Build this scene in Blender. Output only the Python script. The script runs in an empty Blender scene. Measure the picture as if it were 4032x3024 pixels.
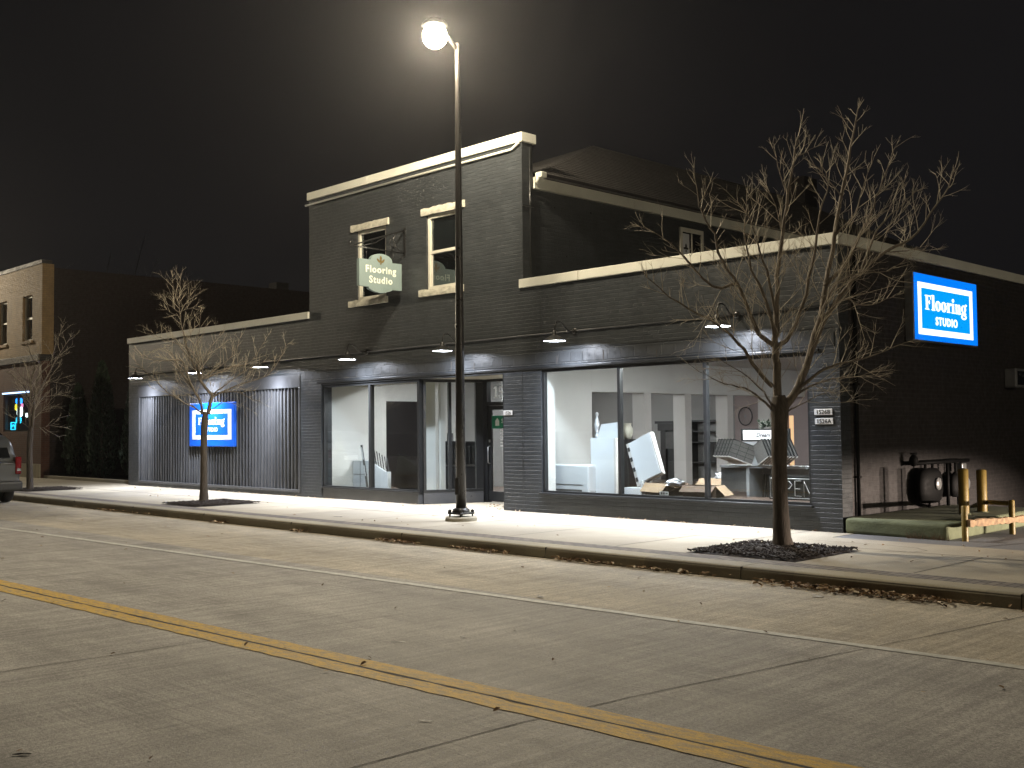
import bpy, bmesh, math, random
from mathutils import Vector, Matrix, Quaternion
PI = math.pi
C = bpy.context.scene.collection
SC = bpy.context.scene
# ---------------------------------------------------------------- camera
cam_d = bpy.data.cameras.new('camera')
cam_d.sensor_width = 36.0
cam_d.lens = 4266.5 / 4032 * 36
cam_d.clip_end = 900
cam_o = bpy.data.objects.new('camera', cam_d)
C.objects.link(cam_o)
_r = Vector((0.69855464, 0.71548186, -0.01035027))
_u = Vector((0.0365265, -0.0212091, 0.9991076))
_f = Vector((-0.71462384, 0.6983093, 0.04094976))
_m = Matrix((_r, _u, -_f)).transposed().to_4x4()
_m.translation = Vector((0, -14.7607, 1.6))
cam_o.matrix_world = _m
SC.camera = cam_o
# ---------------------------------------------------------------- sky (overcast night lit by the town)
W = bpy.data.worlds.new("World")
SC.world = W
W.use_nodes = True
wn, wl = W.node_tree.nodes, W.node_tree.links
wn.clear()
w_out = wn.new('ShaderNodeOutputWorld')
w_bg = wn.new('ShaderNodeBackground')
w_tc = wn.new('ShaderNodeTexCoord')
w_no = wn.new('ShaderNodeTexNoise'); w_no.inputs['Scale'].default_value = 2.2; w_no.inputs['Detail'].default_value = 5
w_rp = wn.new('ShaderNodeValToRGB')
w_rp.color_ramp.elements[0].color = (0.0054, 0.0051, 0.0055, 1); w_rp.color_ramp.elements[0].position = 0.3
w_rp.color_ramp.elements[1].color = (0.0090, 0.0084, 0.0089, 1); w_rp.color_ramp.elements[1].position = 0.75
wl.new(w_tc.outputs['Generated'], w_no.inputs['Vector'])
wl.new(w_no.outputs['Fac'], w_rp.inputs['Fac'])
wl.new(w_rp.outputs['Color'], w_bg.inputs['Color'])
w_bg.inputs['Strength'].default_value = 1.0
wl.new(w_bg.outputs['Background'], w_out.inputs['Surface'])
SC.view_settings.view_transform = 'Standard'
SC.view_settings.look = 'None'
SC.view_settings.exposure = 0.0
SC.view_settings.gamma = 1.0
SC.render.engine = 'CYCLES'
SC.cycles.use_denoising = True
SC.cycles.max_bounces = 7
SC.cycles.diffuse_bounces = 4
SC.cycles.transparent_max_bounces = 12
SC.cycles.sample_clamp_indirect = 4.0
SC.cycles.sample_clamp_direct = 0.0
SC.cycles.caustics_reflective = False
SC.cycles.caustics_refractive = False
STREET_COL = (1.0, 0.86, 0.63)
STREET_L = 40.0         # radiance of a street lamp's globe
GLOW_HAZE = 0.00028  # density of the haze added for the lamp's glow
HEAD_W = 6500.0
STREET_W = 5600.0        # watts of the light it throws
BARN_W = 1900.0          # watts of a barn lamp's bulb
ROOM_L = 215.0            # radiance of the showroom's ceiling fixtures

# ---------------------------------------------------------------- helpers
def empty(name, loc, label=None, cat=None, group=None):
    o = bpy.data.objects.new(name, None); C.objects.link(o)
    o.location = loc; o.empty_display_size = 0.2
    tag(o, label, cat, group)
    return o
def tag(o, label=None, cat=None, group=None, kind=None):
    if label: o['label'] = label
    if cat: o['category'] = cat
    if group: o['group'] = group
    if kind: o['kind'] = kind
    return o
def root_loc(o):
    v = Vector((0, 0, 0))
    while o is not None:
        v += o.location; o = o.parent
    return v
class MB:
    def __init__(s): s.bm = bmesh.new()
    def _tf(s, vs, M):
        if M is not None:
            for v in vs: v.co = M @ v.co
    def face(s, pts, smooth=False):
        vs = [s.bm.verts.new(p) for p in pts]
        f = s.bm.faces.new(vs); f.smooth = smooth
        return vs
    def box(s, x0, x1, y0, y1, z0, z1, M=None, bev=0.0, seg=2):
        r = bmesh.ops.create_cube(s.bm, size=1.0)
        vs = r['verts']
        for v in vs:
            v.co = Vector(((x0 + x1) / 2 + v.co.x * (x1 - x0), (y0 + y1) / 2 + v.co.y * (y1 - y0), (z0 + z1) / 2 + v.co.z * (z1 - z0)))
        if bev > 0:
            es = list({e for v in vs for e in v.link_edges})
            b = bmesh.ops.bevel(s.bm, geom=es, offset=bev, segments=seg, affect='EDGES', profile=0.5)
            vs = list({v for f in b['faces'] for v in f.verts} | {v for v in vs if v.is_valid})
        s._tf(vs, M)
        return s
    def prism(s, pts, axis, a, b, M=None):
        """pts: polygon in the plane across axis; axis 'x': (y,z), 'y': (x,z), 'z': (x,y)"""
        def mk(p, t):
            return {'x': (t, p[0], p[1]), 'y': (p[0], t, p[1]), 'z': (p[0], p[1], t)}[axis]
        A = [s.bm.verts.new(mk(p, a)) for p in pts]; B = [s.bm.verts.new(mk(p, b)) for p in pts]
        n = len(pts)
        s.bm.faces.new(A); s.bm.faces.new(B[::-1])
        for i in range(n): s.bm.faces.new((A[i], B[i], B[(i + 1) % n], A[(i + 1) % n]))
        s._tf(A + B, M)
        return s
    def ring(s, outer, inner, axis, a, b, M=None):
        def mk(p, t):
            return {'x': (t, p[0], p[1]), 'y': (p[0], t, p[1]), 'z': (p[0], p[1], t)}[axis]
        n = len(outer)
        Q = [[s.bm.verts.new(mk(p, t)) for p in pl] for t in (a, b) for pl in (outer, inner)]
        oa, ia, ob, ib = Q
        for i in range(n):
            j = (i + 1) % n
            for q in ((oa[i], oa[j], ia[j], ia[i]), (ob[i], ib[i], ib[j], ob[j]), (oa[i], ob[i], ob[j], oa[j]), (ia[i], ia[j], ib[j], ib[i])):
                s.bm.faces.new(q)
        s._tf([v for q in Q for v in q], M)
        return s
    def tube(s, pts, rad, n=8, cap=True, M=None, closed=False):
        pts = [Vector(p) for p in pts]
        if not hasattr(rad, '__len__'): rad = [rad] * len(pts)
        N = len(pts); rings = []; up = None
        for i in range(N):
            if closed: t = (pts[(i + 1) % N] - pts[i - 1])
            else: t = pts[min(i + 1, N - 1)] - pts[max(i - 1, 0)]
            if t.length < 1e-9: t = Vector((0, 0, 1))
            t.normalize()
            if up is None:
                up = t.orthogonal().normalized()
            else:
                up = up - t * up.dot(t)
                up = up.normalized() if up.length > 1e-6 else t.orthogonal().normalized()
            w = t.cross(up)
            rings.append([s.bm.verts.new(pts[i] + (up * math.cos(2 * PI * k / n) + w * math.sin(2 * PI * k / n)) * rad[i]) for k in range(n)])
        for i in range(N if closed else N - 1):
            A, B = rings[i], rings[(i + 1) % N]
            for k in range(n):
                f = s.bm.faces.new((A[k], A[(k + 1) % n], B[(k + 1) % n], B[k])); f.smooth = True
        if cap and not closed and n > 2:
            s.bm.faces.new(rings[0][::-1]); s.bm.faces.new(rings[-1])
        s._tf([v for q in rings for v in q], M)
        return s
    def lathe(s, c, prof, n=24, M=None, smooth=True):
        rings = []; allv = []
        for (r, z) in prof:
            if r < 1e-6:
                q = [s.bm.verts.new((c[0], c[1], c[2] + z))]
            else:
                q = [s.bm.verts.new((c[0] + r * math.cos(2 * PI * k / n), c[1] + r * math.sin(2 * PI * k / n), c[2] + z)) for k in range(n)]
            rings.append(q); allv += q
        for A, B in zip(rings, rings[1:]):
            for k in range(n):
                j = (k + 1) % n
                if len(A) == 1 and len(B) == 1: continue
                if len(A) == 1: f = s.bm.faces.new((A[0], B[j], B[k]))
                elif len(B) == 1: f = s.bm.faces.new((A[k], A[j], B[0]))
                else: f = s.bm.faces.new((A[k], A[j], B[j], B[k]))
                f.smooth = smooth
        s._tf(allv, M)
        return s
    def ball(s, c, r, n=16, M=None):
        if not hasattr(r, '__len__'): r = (r, r, r)
        m = n // 2
        q = []
        for i in range(m + 1):
            a = PI * i / m
            q.append((math.sin(a), -math.cos(a)))
        T = Matrix.Translation(c) @ Matrix.Diagonal((r[0], r[1], r[2], 1))
        if M is not None: T = M @ T
        return s.lathe((0, 0, 0), [(a if 0 < i < m else 0, z) for i, (a, z) in enumerate(q)], n, T)
    def build(s, name, mat, parent=None, label=None, recalc=True):
        if recalc: bmesh.ops.recalc_face_normals(s.bm, faces=s.bm.faces)
        me = bpy.data.meshes.new(name)
        s.bm.to_mesh(me); s.bm.free()
        o = bpy.data.objects.new(name, me); C.objects.link(o)
        if parent is not None:
            L = root_loc(parent)
            me.transform(Matrix.Translation(-L))
            o.parent = parent
        me.materials.append(mat)
        if label: o['label'] = label
        return o
def copy_tree(o, parent=None):
    c = o.copy(); C.objects.link(c); c.parent = parent
    for ch in list(o.children): copy_tree(ch, c)
    return c
def text_mb(mb, s, size, origin, xdir, ydir, depth=0.004, off=0.0, shear=0.0, xs=1.0, align='LEFT', space=1.0):
    """adds solid lettering; xdir runs along the line of text, ydir up"""
    cu = bpy.data.curves.new('lettering', 'FONT')
    cu.body = s; cu.size = size; cu.extrude = depth / 2; cu.offset = off; cu.shear = shear; cu.align_x = align
    cu.space_character = space; cu.resolution_u = 3
    ob = bpy.data.objects.new('lettering', cu); C.objects.link(ob)
    dg = bpy.context.evaluated_depsgraph_get()
    me = bpy.data.meshes.new_from_object(ob.evaluated_get(dg))
    bpy.data.objects.remove(ob); bpy.data.curves.remove(cu)
    X = Vector(xdir).normalized(); Y = Vector(ydir).normalized(); Z = X.cross(Y)
    M = Matrix((X * xs, Y, Z)).transposed().to_4x4(); M.translation = Vector(origin)
    me.transform(M)
    mb.bm.from_mesh(me); bpy.data.meshes.remove(me)

# ---------------------------------------------------------------- materials
def new_mat(name):
    m = bpy.data.materials.new(name); m.use_nodes = True
    nt = m.node_tree; b = nt.nodes['Principled BSDF']
    return m, nt, b
def N(nt, t, **kw):
    n = nt.nodes.new(t)
    for k, v in kw.items():
        if k in n.inputs: n.inputs[k].default_value = v
        else: setattr(n, k, v)
    return n
def mathn(nt, op, a, b=None, c=None):
    n = nt.nodes.new('ShaderNodeMath'); n.operation = op
    for i, v in enumerate((a, b, c)):
        if v is None: continue
        if isinstance(v, (int, float)): n.inputs[i].default_value = v
        else: nt.links.new(v, n.inputs[i])
    return n.outputs[0]
def mixc(nt, fac, a, b, blend='MIX'):
    n = nt.nodes.new('ShaderNodeMix'); n.data_type = 'RGBA'; n.blend_type = blend
    for sock, v in ((n.inputs[0], fac), (n.inputs[6], a), (n.inputs[7], b)):
        if isinstance(v, (int, float)): sock.default_value = v
        elif isinstance(v, tuple): sock.default_value = (*v[:3], 1)
        else: nt.links.new(v, sock)
    return n.outputs[2]
def ramp(nt, fac, stops):
    n = nt.nodes.new('ShaderNodeValToRGB')
    nt.links.new(fac, n.inputs[0])
    el = n.color_ramp.elements
    while len(el) < len(stops): el.new(0.5)
    for e, (p, c) in zip(el, stops):
        e.position = p; e.color = (*c, 1) if hasattr(c, '__len__') else (c, c, c, 1)
    return n.outputs[0]
def objco(nt):
    return nt.nodes.new('ShaderNodeTexCoord').outputs['Object']
def noise(nt, vec, scale, detail=4, rough=0.55):
    n = N(nt, 'ShaderNodeTexNoise', Scale=scale, Detail=detail, Roughness=rough)
    nt.links.new(vec, n.inputs['Vector'])
    return n.outputs['Fac']
def scalev(nt, vec, s):
    n = nt.nodes.new('ShaderNodeMapping'); n.inputs['Scale'].default_value = s
    nt.links.new(vec, n.inputs['Vector'])
    return n.outputs[0]
def bump(nt, b, h, strength=0.3, dist=0.01):
    n = N(nt, 'ShaderNodeBump', Strength=strength, Distance=dist)
    nt.links.new(h, n.inputs['Height']); nt.links.new(n.outputs[0], b.inputs['Normal'])
    return n
def plain(name, col, rough=0.6, metal=0.0, var=0.25, scale=6.0, bmp=0.0, coat=0.0):
    m, nt, b = new_mat(name)
    o = objco(nt); f = noise(nt, o, scale, 5)
    k = ramp(nt, f, [(0.25, 1 - var), (0.75, 1 + var)])
    nt.links.new(mixc(nt, 1.0, tuple(col), k, 'MULTIPLY'), b.inputs['Base Color'])
    b.inputs['Roughness'].default_value = rough; b.inputs['Metallic'].default_value = metal
    r = ramp(nt, noise(nt, o, scale * 3, 3), [(0.2, max(rough - 0.1, 0.02)), (0.8, min(rough + 0.1, 1))])
    nt.links.new(r, b.inputs['Roughness'])
    if bmp: bump(nt, b, noise(nt, o, scale * 8, 4), bmp, 0.01)
    if coat: b.inputs['Coat Weight'].default_value = coat
    return m
def emit(name, col, strength):
    m, nt, b = new_mat(name)
    b.inputs['Base Color'].default_value = (*[min(c, 0.8) for c in col], 1)
    b.inputs['Emission Color'].default_value = (*col, 1)
    b.inputs['Emission Strength'].default_value = strength
    b.inputs['Roughness'].default_value = 0.4
    return m
def brick(name, c1, c2, mortar, rough=0.5, bw=0.215, rh=0.0725, ms=0.009, painted=True, bstr=0.7):
    m, nt, b = new_mat(name)
    o = objco(nt)
    sp = nt.nodes.new('ShaderNodeSeparateXYZ'); nt.links.new(o, sp.inputs[0])
    u = mathn(nt, 'ADD', sp.outputs[0], sp.outputs[1])
    # a little waver so that no course is ruler-straight
    wv = noise(nt, o, 1.7, 3)
    z = mathn(nt, 'ADD', sp.outputs[2], mathn(nt, 'MULTIPLY', mathn(nt, 'SUBTRACT', wv, 0.5), 0.03))
    cb = nt.nodes.new('ShaderNodeCombineXYZ'); nt.links.new(u, cb.inputs[0]); nt.links.new(z, cb.inputs[1])
    t = N(nt, 'ShaderNodeTexBrick', Scale=1.0)
    t.inputs['Brick Width'].default_value = bw; t.inputs['Row Height'].default_value = rh
    t.inputs['Mortar Size'].default_value = ms; t.inputs['Mortar Smooth'].default_value = 0.35
    t.inputs['Color1'].default_value = (*c1, 1); t.inputs['Color2'].default_value = (*c2, 1); t.inputs['Mortar'].default_value = (*mortar, 1)
    nt.links.new(cb.outputs[0], t.inputs['Vector'])
    g = ramp(nt, noise(nt, scalev(nt, o, (1.6, 1.6, 0.8)), 0.9, 7, 0.7), [(0.3, 0.70), (0.7, 1.22)])
    col = mixc(nt, 1.0, t.outputs['Color'], g, 'MULTIPLY')
    nt.links.new(col, b.inputs['Base Color'])
    rr = ramp(nt, noise(nt, o, 9, 4), [(0.25, rough - 0.12), (0.75, rough + 0.15)])
    nt.links.new(rr, b.inputs['Roughness'])
    fine = noise(nt, o, 55, 3)
    fade = ramp(nt, noise(nt, o, 0.6, 2), [(0.35, 0.35), (0.65, 1.0)])
    h = mathn(nt, 'SUBTRACT', mathn(nt, 'MULTIPLY', fine, 0.25), mathn(nt, 'MULTIPLY', t.outputs['Fac'], fade))
    bump(nt, b, h, bstr, 0.012)
    return m
def glass(name, tint=(0.92, 0.95, 0.95), refl=0.06):
    m, nt, b = new_mat(name)
    nt.nodes.remove(b)
    out = nt.nodes['Material Output']
    tr = N(nt, 'ShaderNodeBsdfTransparent'); tr.inputs[0].default_value = (*tint, 1)
    gl = N(nt, 'ShaderNodeBsdfGlossy', Roughness=0.015); gl.inputs[0].default_value = (1, 1, 1, 1)
    lw = N(nt, 'ShaderNodeLayerWeight', Blend=0.5)
    k = mathn(nt, 'MINIMUM', mathn(nt, 'ADD', mathn(nt, 'MULTIPLY', mathn(nt, 'POWER', lw.outputs['Facing'], 5.0), 0.9), refl), 1.0)
    mx = nt.nodes.new('ShaderNodeMixShader')
    nt.links.new(k, mx.inputs[0]); nt.links.new(tr.outputs[0], mx.inputs[1]); nt.links.new(gl.outputs[0], mx.inputs[2])
    nt.links.new(mx.outputs[0], out.inputs['Surface'])
    return m
GREY = (0.052, 0.053, 0.050)
M_brick = brick('charcoal_painted_brick', (0.038, 0.0425, 0.0465), (0.029, 0.033, 0.0365), (0.024, 0.027, 0.030), 0.38)
M_soldier = brick('charcoal_soldier_course', (0.044, 0.047, 0.050), (0.032, 0.035, 0.038), (0.02, 0.022, 0.024), 0.36, 0.30, 0.235, 0.01)
M_smooth = plain('charcoal_painted_panel', (0.070, 0.072, 0.077), 0.34, 0, 0.15, 3, 0.06)
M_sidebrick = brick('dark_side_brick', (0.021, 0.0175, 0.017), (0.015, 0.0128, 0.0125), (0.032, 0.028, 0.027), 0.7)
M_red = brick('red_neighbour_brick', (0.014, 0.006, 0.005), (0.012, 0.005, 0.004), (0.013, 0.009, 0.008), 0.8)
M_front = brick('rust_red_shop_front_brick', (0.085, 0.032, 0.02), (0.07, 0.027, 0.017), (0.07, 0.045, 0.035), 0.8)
M_cream = brick('cream_neighbour_brick', (0.27, 0.18, 0.08), (0.235, 0.155, 0.07), (0.18, 0.125, 0.065), 0.8)
M_cop = plain('cream_coping_metal', (0.60, 0.60, 0.53), 0.5, 0, 0.12, 1.2)
M_stone = plain('rough_limestone', (0.50, 0.48, 0.40), 0.85, 0, 0.3, 9, 0.8)
M_frame = plain('black_window_frame', (0.018, 0.019, 0.020), 0.35, 0, 0.15, 4)
M_white = plain('white_painted_trim', (0.62, 0.60, 0.52), 0.5, 0, 0.12, 4)
M_room = plain('showroom_white_wall', (0.66, 0.65, 0.62), 0.7, 0, 0.06, 1.5)
M_roomg = plain('showroom_grey_wall', (0.30, 0.29, 0.28), 0.75, 0, 0.08, 1.2)
M_pink = plain('showroom_mauve_wall', (0.36, 0.29, 0.28), 0.75, 0, 0.06, 1.2)
M_column = plain('showroom_column_paint', (0.60, 0.57, 0.54), 0.6, 0, 0.06, 2)
M_floor = plain('showroom_floor', (0.09, 0.06, 0.045), 0.35, 0, 0.3, 3)
M_dark = plain('dark_stained_wood', (0.012, 0.010, 0.010), 0.35, 0, 0.3, 5)
M_black = plain('black_powder_coat', (0.012, 0.012, 0.012), 0.32, 0.0, 0.2, 4)
M_pole = plain('bronze_pole_paint', (0.022, 0.020, 0.018), 0.33, 0.2, 0.2, 3)
M_glass = glass('shop_window_glass')
M_glassd = glass('dark_sash_glass', (0.55, 0.6, 0.62), 0.1)
M_laminate = plain('white_laminate', (0.66, 0.68, 0.70), 0.4, 0, 0.05, 2)
M_sample = plain('grey_sample_board', (0.07, 0.067, 0.064), 0.6, 0, 0.25, 5)
M_samplec = plain('taupe_carpet_sample', (0.12, 0.115, 0.108), 0.9, 0, 0.2, 30, 0.4)
M_card = plain('shaded_cardboard', (0.060, 0.036, 0.021), 0.8, 0, 0.12, 5)  # cardboard darkened for the shadow the boxes lie in
M_cardl = plain('pale_cardboard_flap', (0.26, 0.185, 0.115), 0.8, 0, 0.1, 5)
M_plastic = plain('cloudy_plastic_wrap', (0.5, 0.5, 0.52), 0.25, 0, 0.1, 8)
M_rack = plain('shaded_rack_laminate', (0.26, 0.265, 0.27), 0.45, 0, 0.08, 3)  # white laminate greyed for the shade under the sample boards
M_metal = plain('galvanised_metal', (0.35, 0.36, 0.36), 0.4, 0.7, 0.2, 5)
M_signblue = plain('blue_sign_paint', (0.006, 0.125, 0.75), 0.35, 0, 0.06, 1)
M_signwhite = plain('white_sign_paint', (0.78, 0.79, 0.80), 0.4, 0, 0.03, 2)
M_lit_blue = emit('backlit_blue_acrylic', (0.0, 0.20, 1.0), 1.0)
M_lit_cyan = emit('backlit_pale_blue_acrylic', (0.0, 0.33, 0.95), 1.0)
M_lit_white = emit('backlit_white_acrylic', (0.98, 1.0, 0.92), 1.5)
M_sage = plain('sage_sign_paint', (0.205, 0.265, 0.26), 0.5, 0, 0.06, 3)
def vinyl():
    m, nt, b = new_mat('white_window_vinyl')
    b.inputs['Base Color'].default_value = (0.8, 0.8, 0.8, 1)
    t = N(nt, 'ShaderNodeBsdfTranslucent'); t.inputs[0].default_value = (0.85, 0.85, 0.83, 1)
    mx = N(nt, 'ShaderNodeMixShader'); mx.inputs[0].default_value = 0.85
    nt.links.new(b.outputs[0], mx.inputs[1]); nt.links.new(t.outputs[0], mx.inputs[2]); nt.links.new(mx.outputs[0], nt.nodes['Material Output'].inputs['Surface'])
    return m
M_vinyl = vinyl()
M_signlet = plain('cream_sign_lettering', (0.82, 0.84, 0.72), 0.5, 0, 0.03, 3)
M_gold = plain('aged_gold_leaf', (0.22, 0.16, 0.06), 0.4, 0.5, 0.4, 40)
M_plate = plain('white_number_plate', (0.70, 0.70, 0.70), 0.45, 0, 0.08, 10)
M_ink = plain('black_lettering', (0.012, 0.012, 0.012), 0.5, 0, 0.1, 5)
M_green = plain('green_door_poster', (0.01, 0.16, 0.085), 0.5, 0, 0.05, 5)
M_tape = plain('yellow_post_paint', (0.19, 0.13, 0.022), 0.5, 0, 0.2, 9, 0.1)
M_board = plain('weathered_raw_board', (0.27, 0.175, 0.095), 0.8, 0, 0.5, 12, 0.5)
M_slab = plain('mossy_shaded_concrete', (0.125, 0.14, 0.08), 0.9, 0, 0.3, 4, 0.5)  # moss, with the light's green tone and shadow mixed into its colour
M_meter = plain('shade_black_enamel', (0.006, 0.006, 0.006), 0.6, 0.0, 0.2, 6)  # blackened so the meters look unlit on the near side
M_meter.node_tree.nodes['Principled BSDF'].inputs['Specular IOR Level'].default_value = 0.08
M_tyre = plain('black_rubber', (0.014, 0.014, 0.014), 0.7, 0, 0.2, 10)
M_car = plain('silver_grey_car_paint', (0.065, 0.068, 0.068), 0.32, 0.2, 0.02, 1, 0, 0.3)
M_carpl = plain('dark_bumper_plastic', (0.022, 0.023, 0.024), 0.5, 0, 0.15, 10)
M_carglass = plain('tinted_car_glass', (0.006, 0.007, 0.008), 0.06, 0, 0.05, 2)
M_tail = plain('red_tail_lens', (0.13, 0.006, 0.008), 0.12, 0, 0.3, 20)
M_chrome = plain('bright_chrome', (0.7, 0.7, 0.7), 0.12, 1.0, 0.03, 5)
M_leafd = plain('arborvitae_foliage', (0.014, 0.027, 0.012), 0.7, 0, 0.4, 8)
M_mulch = plain('dark_bark_mulch', (0.030, 0.022, 0.018), 0.9, 0, 0.6, 25, 0.8)
M_soil = plain('bed_soil', (0.05, 0.04, 0.03), 0.95, 0, 0.4, 6, 0.6)
M_shingle = brick('asphalt_shingles', (0.034, 0.030, 0.028), (0.026, 0.023, 0.021), (0.015, 0.013, 0.012), 0.85, 0.30, 0.11, 0.012)
M_hood = plain('dark_lamp_housing', (0.02, 0.02, 0.02), 0.4, 0.3, 0.1, 5)
def globe_mat():
    m, nt, b = new_mat('lamp_glare_globe'); nt.nodes.remove(b)
    e = N(nt, 'ShaderNodeEmission', Strength=STREET_L); e.inputs[0].default_value = (*STREET_COL, 1)
    t = N(nt, 'ShaderNodeBsdfTransparent'); a = nt.nodes.new('ShaderNodeAddShader')
    nt.links.new(e.outputs[0], a.inputs[0]); nt.links.new(t.outputs[0], a.inputs[1]); nt.links.new(a.outputs[0], nt.nodes['Material Output'].inputs['Surface'])
    return m
M_globe = globe_mat()
M_bulb = emit('barn_lamp_bulb', (0.86, 0.9, 1.0), 40)
M_reflector = plain('white_enamel_reflector', (0.85, 0.86, 0.88), 0.4, 0, 0.02, 5)
M_tubelight = emit('fluorescent_tube', (0.97, 0.98, 1.0), ROOM_L)
M_backlit = emit('warm_room_glow', (1.0, 0.62, 0.34), 1.1)

def bark(name, c):
    m, nt, b = new_mat(name)
    o = objco(nt)
    n1 = noise(nt, scalev(nt, o, (26, 26, 5)), 1.0, 5, 0.65)
    n2 = noise(nt, o, 3, 3)
    col = ramp(nt, n1, [(0.3, tuple(x * 0.5 for x in c)), (0.7, tuple(x * 1.25 for x in c))])
    nt.links.new(mixc(nt, 0.6, col, ramp(nt, n2, [(0.3, 0.75), (0.7, 1.15)]), 'MULTIPLY'), b.inputs['Base Color'])
    b.inputs['Roughness'].default_value = 0.85
    bump(nt, b, n1, 0.9, 0.02)
    return m
M_bark = bark('shaded_trunk_bark', (0.075, 0.060, 0.046))  # trunk darkened for its side turned from the lamp
M_twig = plain('lamplit_twig_bark', (0.37, 0.325, 0.25), 0.7, 0, 0.2, 12)  # twigs paled for the lamplight on them
M_limb = bark('lamplit_limb_bark', (0.145, 0.12, 0.092))  # limbs lighter than the trunk for the lamplight they catch

def concrete_road():
    m, nt, b = new_mat('worn_concrete_road')
    o = objco(nt)
    sp = nt.nodes.new('ShaderNodeSeparateXYZ'); nt.links.new(o, sp.inputs[0])
    lane = mathn(nt, 'GREATER_THAN', sp.outputs[1], -6.75)
    big = noise(nt, scalev(nt, o, (0.25, 0.5, 1)), 1.0, 5, 0.6)
    mid = noise(nt, scalev(nt, o, (1.0, 5.0, 1)), 1.1, 5, 0.6)
    fine = noise(nt, o, 45, 4, 0.7)
    grain = noise(nt, o, 170, 2, 0.6)
    # wheel paths, polished a little darker along the lanes
    path = mathn(nt, 'SINE', mathn(nt, 'MULTIPLY', sp.outputs[1], 2 * PI / 1.75))
    base = mixc(nt, lane, (0.345, 0.332, 0.312), (0.43, 0.388, 0.315))
    base = mixc(nt, 1.0, base, ramp(nt, big, [(0.3, 0.82), (0.7, 1.14)]), 'MULTIPLY')
    base = mixc(nt, 1.0, base, ramp(nt, mid, [(0.3, 0.90), (0.72, 1.08)]), 'MULTIPLY')
    base = mixc(nt, 1.0, base, ramp(nt, mathn(nt, 'ADD', mathn(nt, 'MULTIPLY', path, 0.25), 0.5), [(0.2, 0.94), (0.8, 1.04)]), 'MULTIPLY')
    base = mixc(nt, 1.0, base, ramp(nt, fine, [(0.32, 0.62), (0.62, 1.18)]), 'MULTIPLY')
    base = mixc(nt, 1.0, base, ramp(nt, grain, [(0.3, 0.55), (0.7, 1.45)]), 'MULTIPLY')
    streak = noise(nt, scalev(nt, o, (14, 0.8, 1)), 1.0, 4, 0.6)
    base = mixc(nt, 1.0, base, ramp(nt, streak, [(0.3, 0.76), (0.7, 1.20)]), 'MULTIPLY')
    blot = noise(nt, scalev(nt, o, (0.8, 1.3, 1)), 1.6, 7, 0.75)
    base = mixc(nt, 1.0, base, ramp(nt, blot, [(0.38, 0.86), (0.5, 1.0), (0.66, 1.12)]), 'MULTIPLY')
    brush = noise(nt, scalev(nt, o, (1.2, 42, 1)), 1.0, 3, 0.6)
    brk = noise(nt, o, 0.5, 2)
    bm_ = ramp(nt, brush, [(0.35, 0.72), (0.6, 1.12)])
    base = mixc(nt, ramp(nt, brk, [(0.45, 0.0), (0.62, 0.8)]), base, mixc(nt, 1.0, base, bm_, 'MULTIPLY'))
    oil = noise(nt, scalev(nt, o, (0.5, 1.1, 1)), 1.1, 3, 0.5)
    base = mixc(nt, 1.0, base, ramp(nt, oil, [(0.26, 0.72), (0.38, 1.0)]), 'MULTIPLY')
    pits = mathn(nt, 'GREATER_THAN', noise(nt, scalev(nt, o, (1, 1.6, 1)), 26, 2), 0.70)
    base = mixc(nt, mathn(nt, 'MULTIPLY', pits, 0.55), base, (0.05, 0.045, 0.04))
    nt.links.new(base, b.inputs['Base Color'])
    nt.links.new(ramp(nt, fine, [(0.3, 0.62), (0.7, 0.9)]), b.inputs['Roughness'])
    # tined texture runs across the lanes
    tine = noise(nt, scalev(nt, o, (60, 2.2, 1)), 1.0, 2)
    h = mathn(nt, 'ADD', mathn(nt, 'MULTIPLY', tine, 0.5), mathn(nt, 'ADD', fine, mathn(nt, 'MULTIPLY', grain, 0.5)))
    bump(nt, b, h, 0.8, 0.008)
    return m
M_road = concrete_road()
def concrete_walk(name, c, js=0.5):
    m, nt, b = new_mat(name)
    o = objco(nt)
    base = mixc(nt, 1.0, c, ramp(nt, noise(nt, o, 0.7, 5, 0.65), [(0.3, 0.82), (0.7, 1.12)]), 'MULTIPLY')
    base = mixc(nt, 1.0, base, ramp(nt, noise(nt, o, 60, 3, 0.7), [(0.3, 0.86), (0.7, 1.12)]), 'MULTIPLY')
    bt = N(nt, 'ShaderNodeTexBrick', Scale=1.0); bt.inputs['Brick Width'].default_value = 2.08; bt.inputs['Row Height'].default_value = 1.82; bt.inputs['Mortar Size'].default_value = 0.0
    bt.inputs['Color1'].default_value = (0.86, 0.86, 0.87, 1); bt.inputs['Color2'].default_value = (1.1, 1.09, 1.06, 1)
    mpp = nt.nodes.new('ShaderNodeMapping'); mpp.inputs['Location'].default_value = (13.7, 1.68, 0); nt.links.new(o, mpp.inputs[0]); nt.links.new(mpp.outputs[0], bt.inputs['Vector'])
    base = mixc(nt, 1.0, base, bt.outputs['Color'], 'MULTIPLY')
    st = mathn(nt, 'GREATER_THAN', noise(nt, o, 6, 4, 0.7), 0.66)
    base = mixc(nt, mathn(nt, 'MULTIPLY', st, 0.18), base, (0.12, 0.10, 0.08))
    nt.links.new(base, b.inputs['Base Color'])
    b.inputs['Roughness'].default_value = 0.8
    bump(nt, b, noise(nt, o, 70, 4, 0.7), 0.35, 0.006)
    return m
M_walk = concrete_walk('sidewalk_concrete', (0.355, 0.315, 0.245))
M_kerb = concrete_walk('kerb_concrete', (0.30, 0.27, 0.20))
M_lot = concrete_walk('lot_pavement', (0.15, 0.15, 0.155))
M_joint = plain('dirty_joint', (0.055, 0.05, 0.046), 0.95, 0, 0.3, 20)
M_paint_w = plain('worn_white_line', (0.50, 0.50, 0.47), 0.7, 0, 0.3, 18, 0.2)
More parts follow.
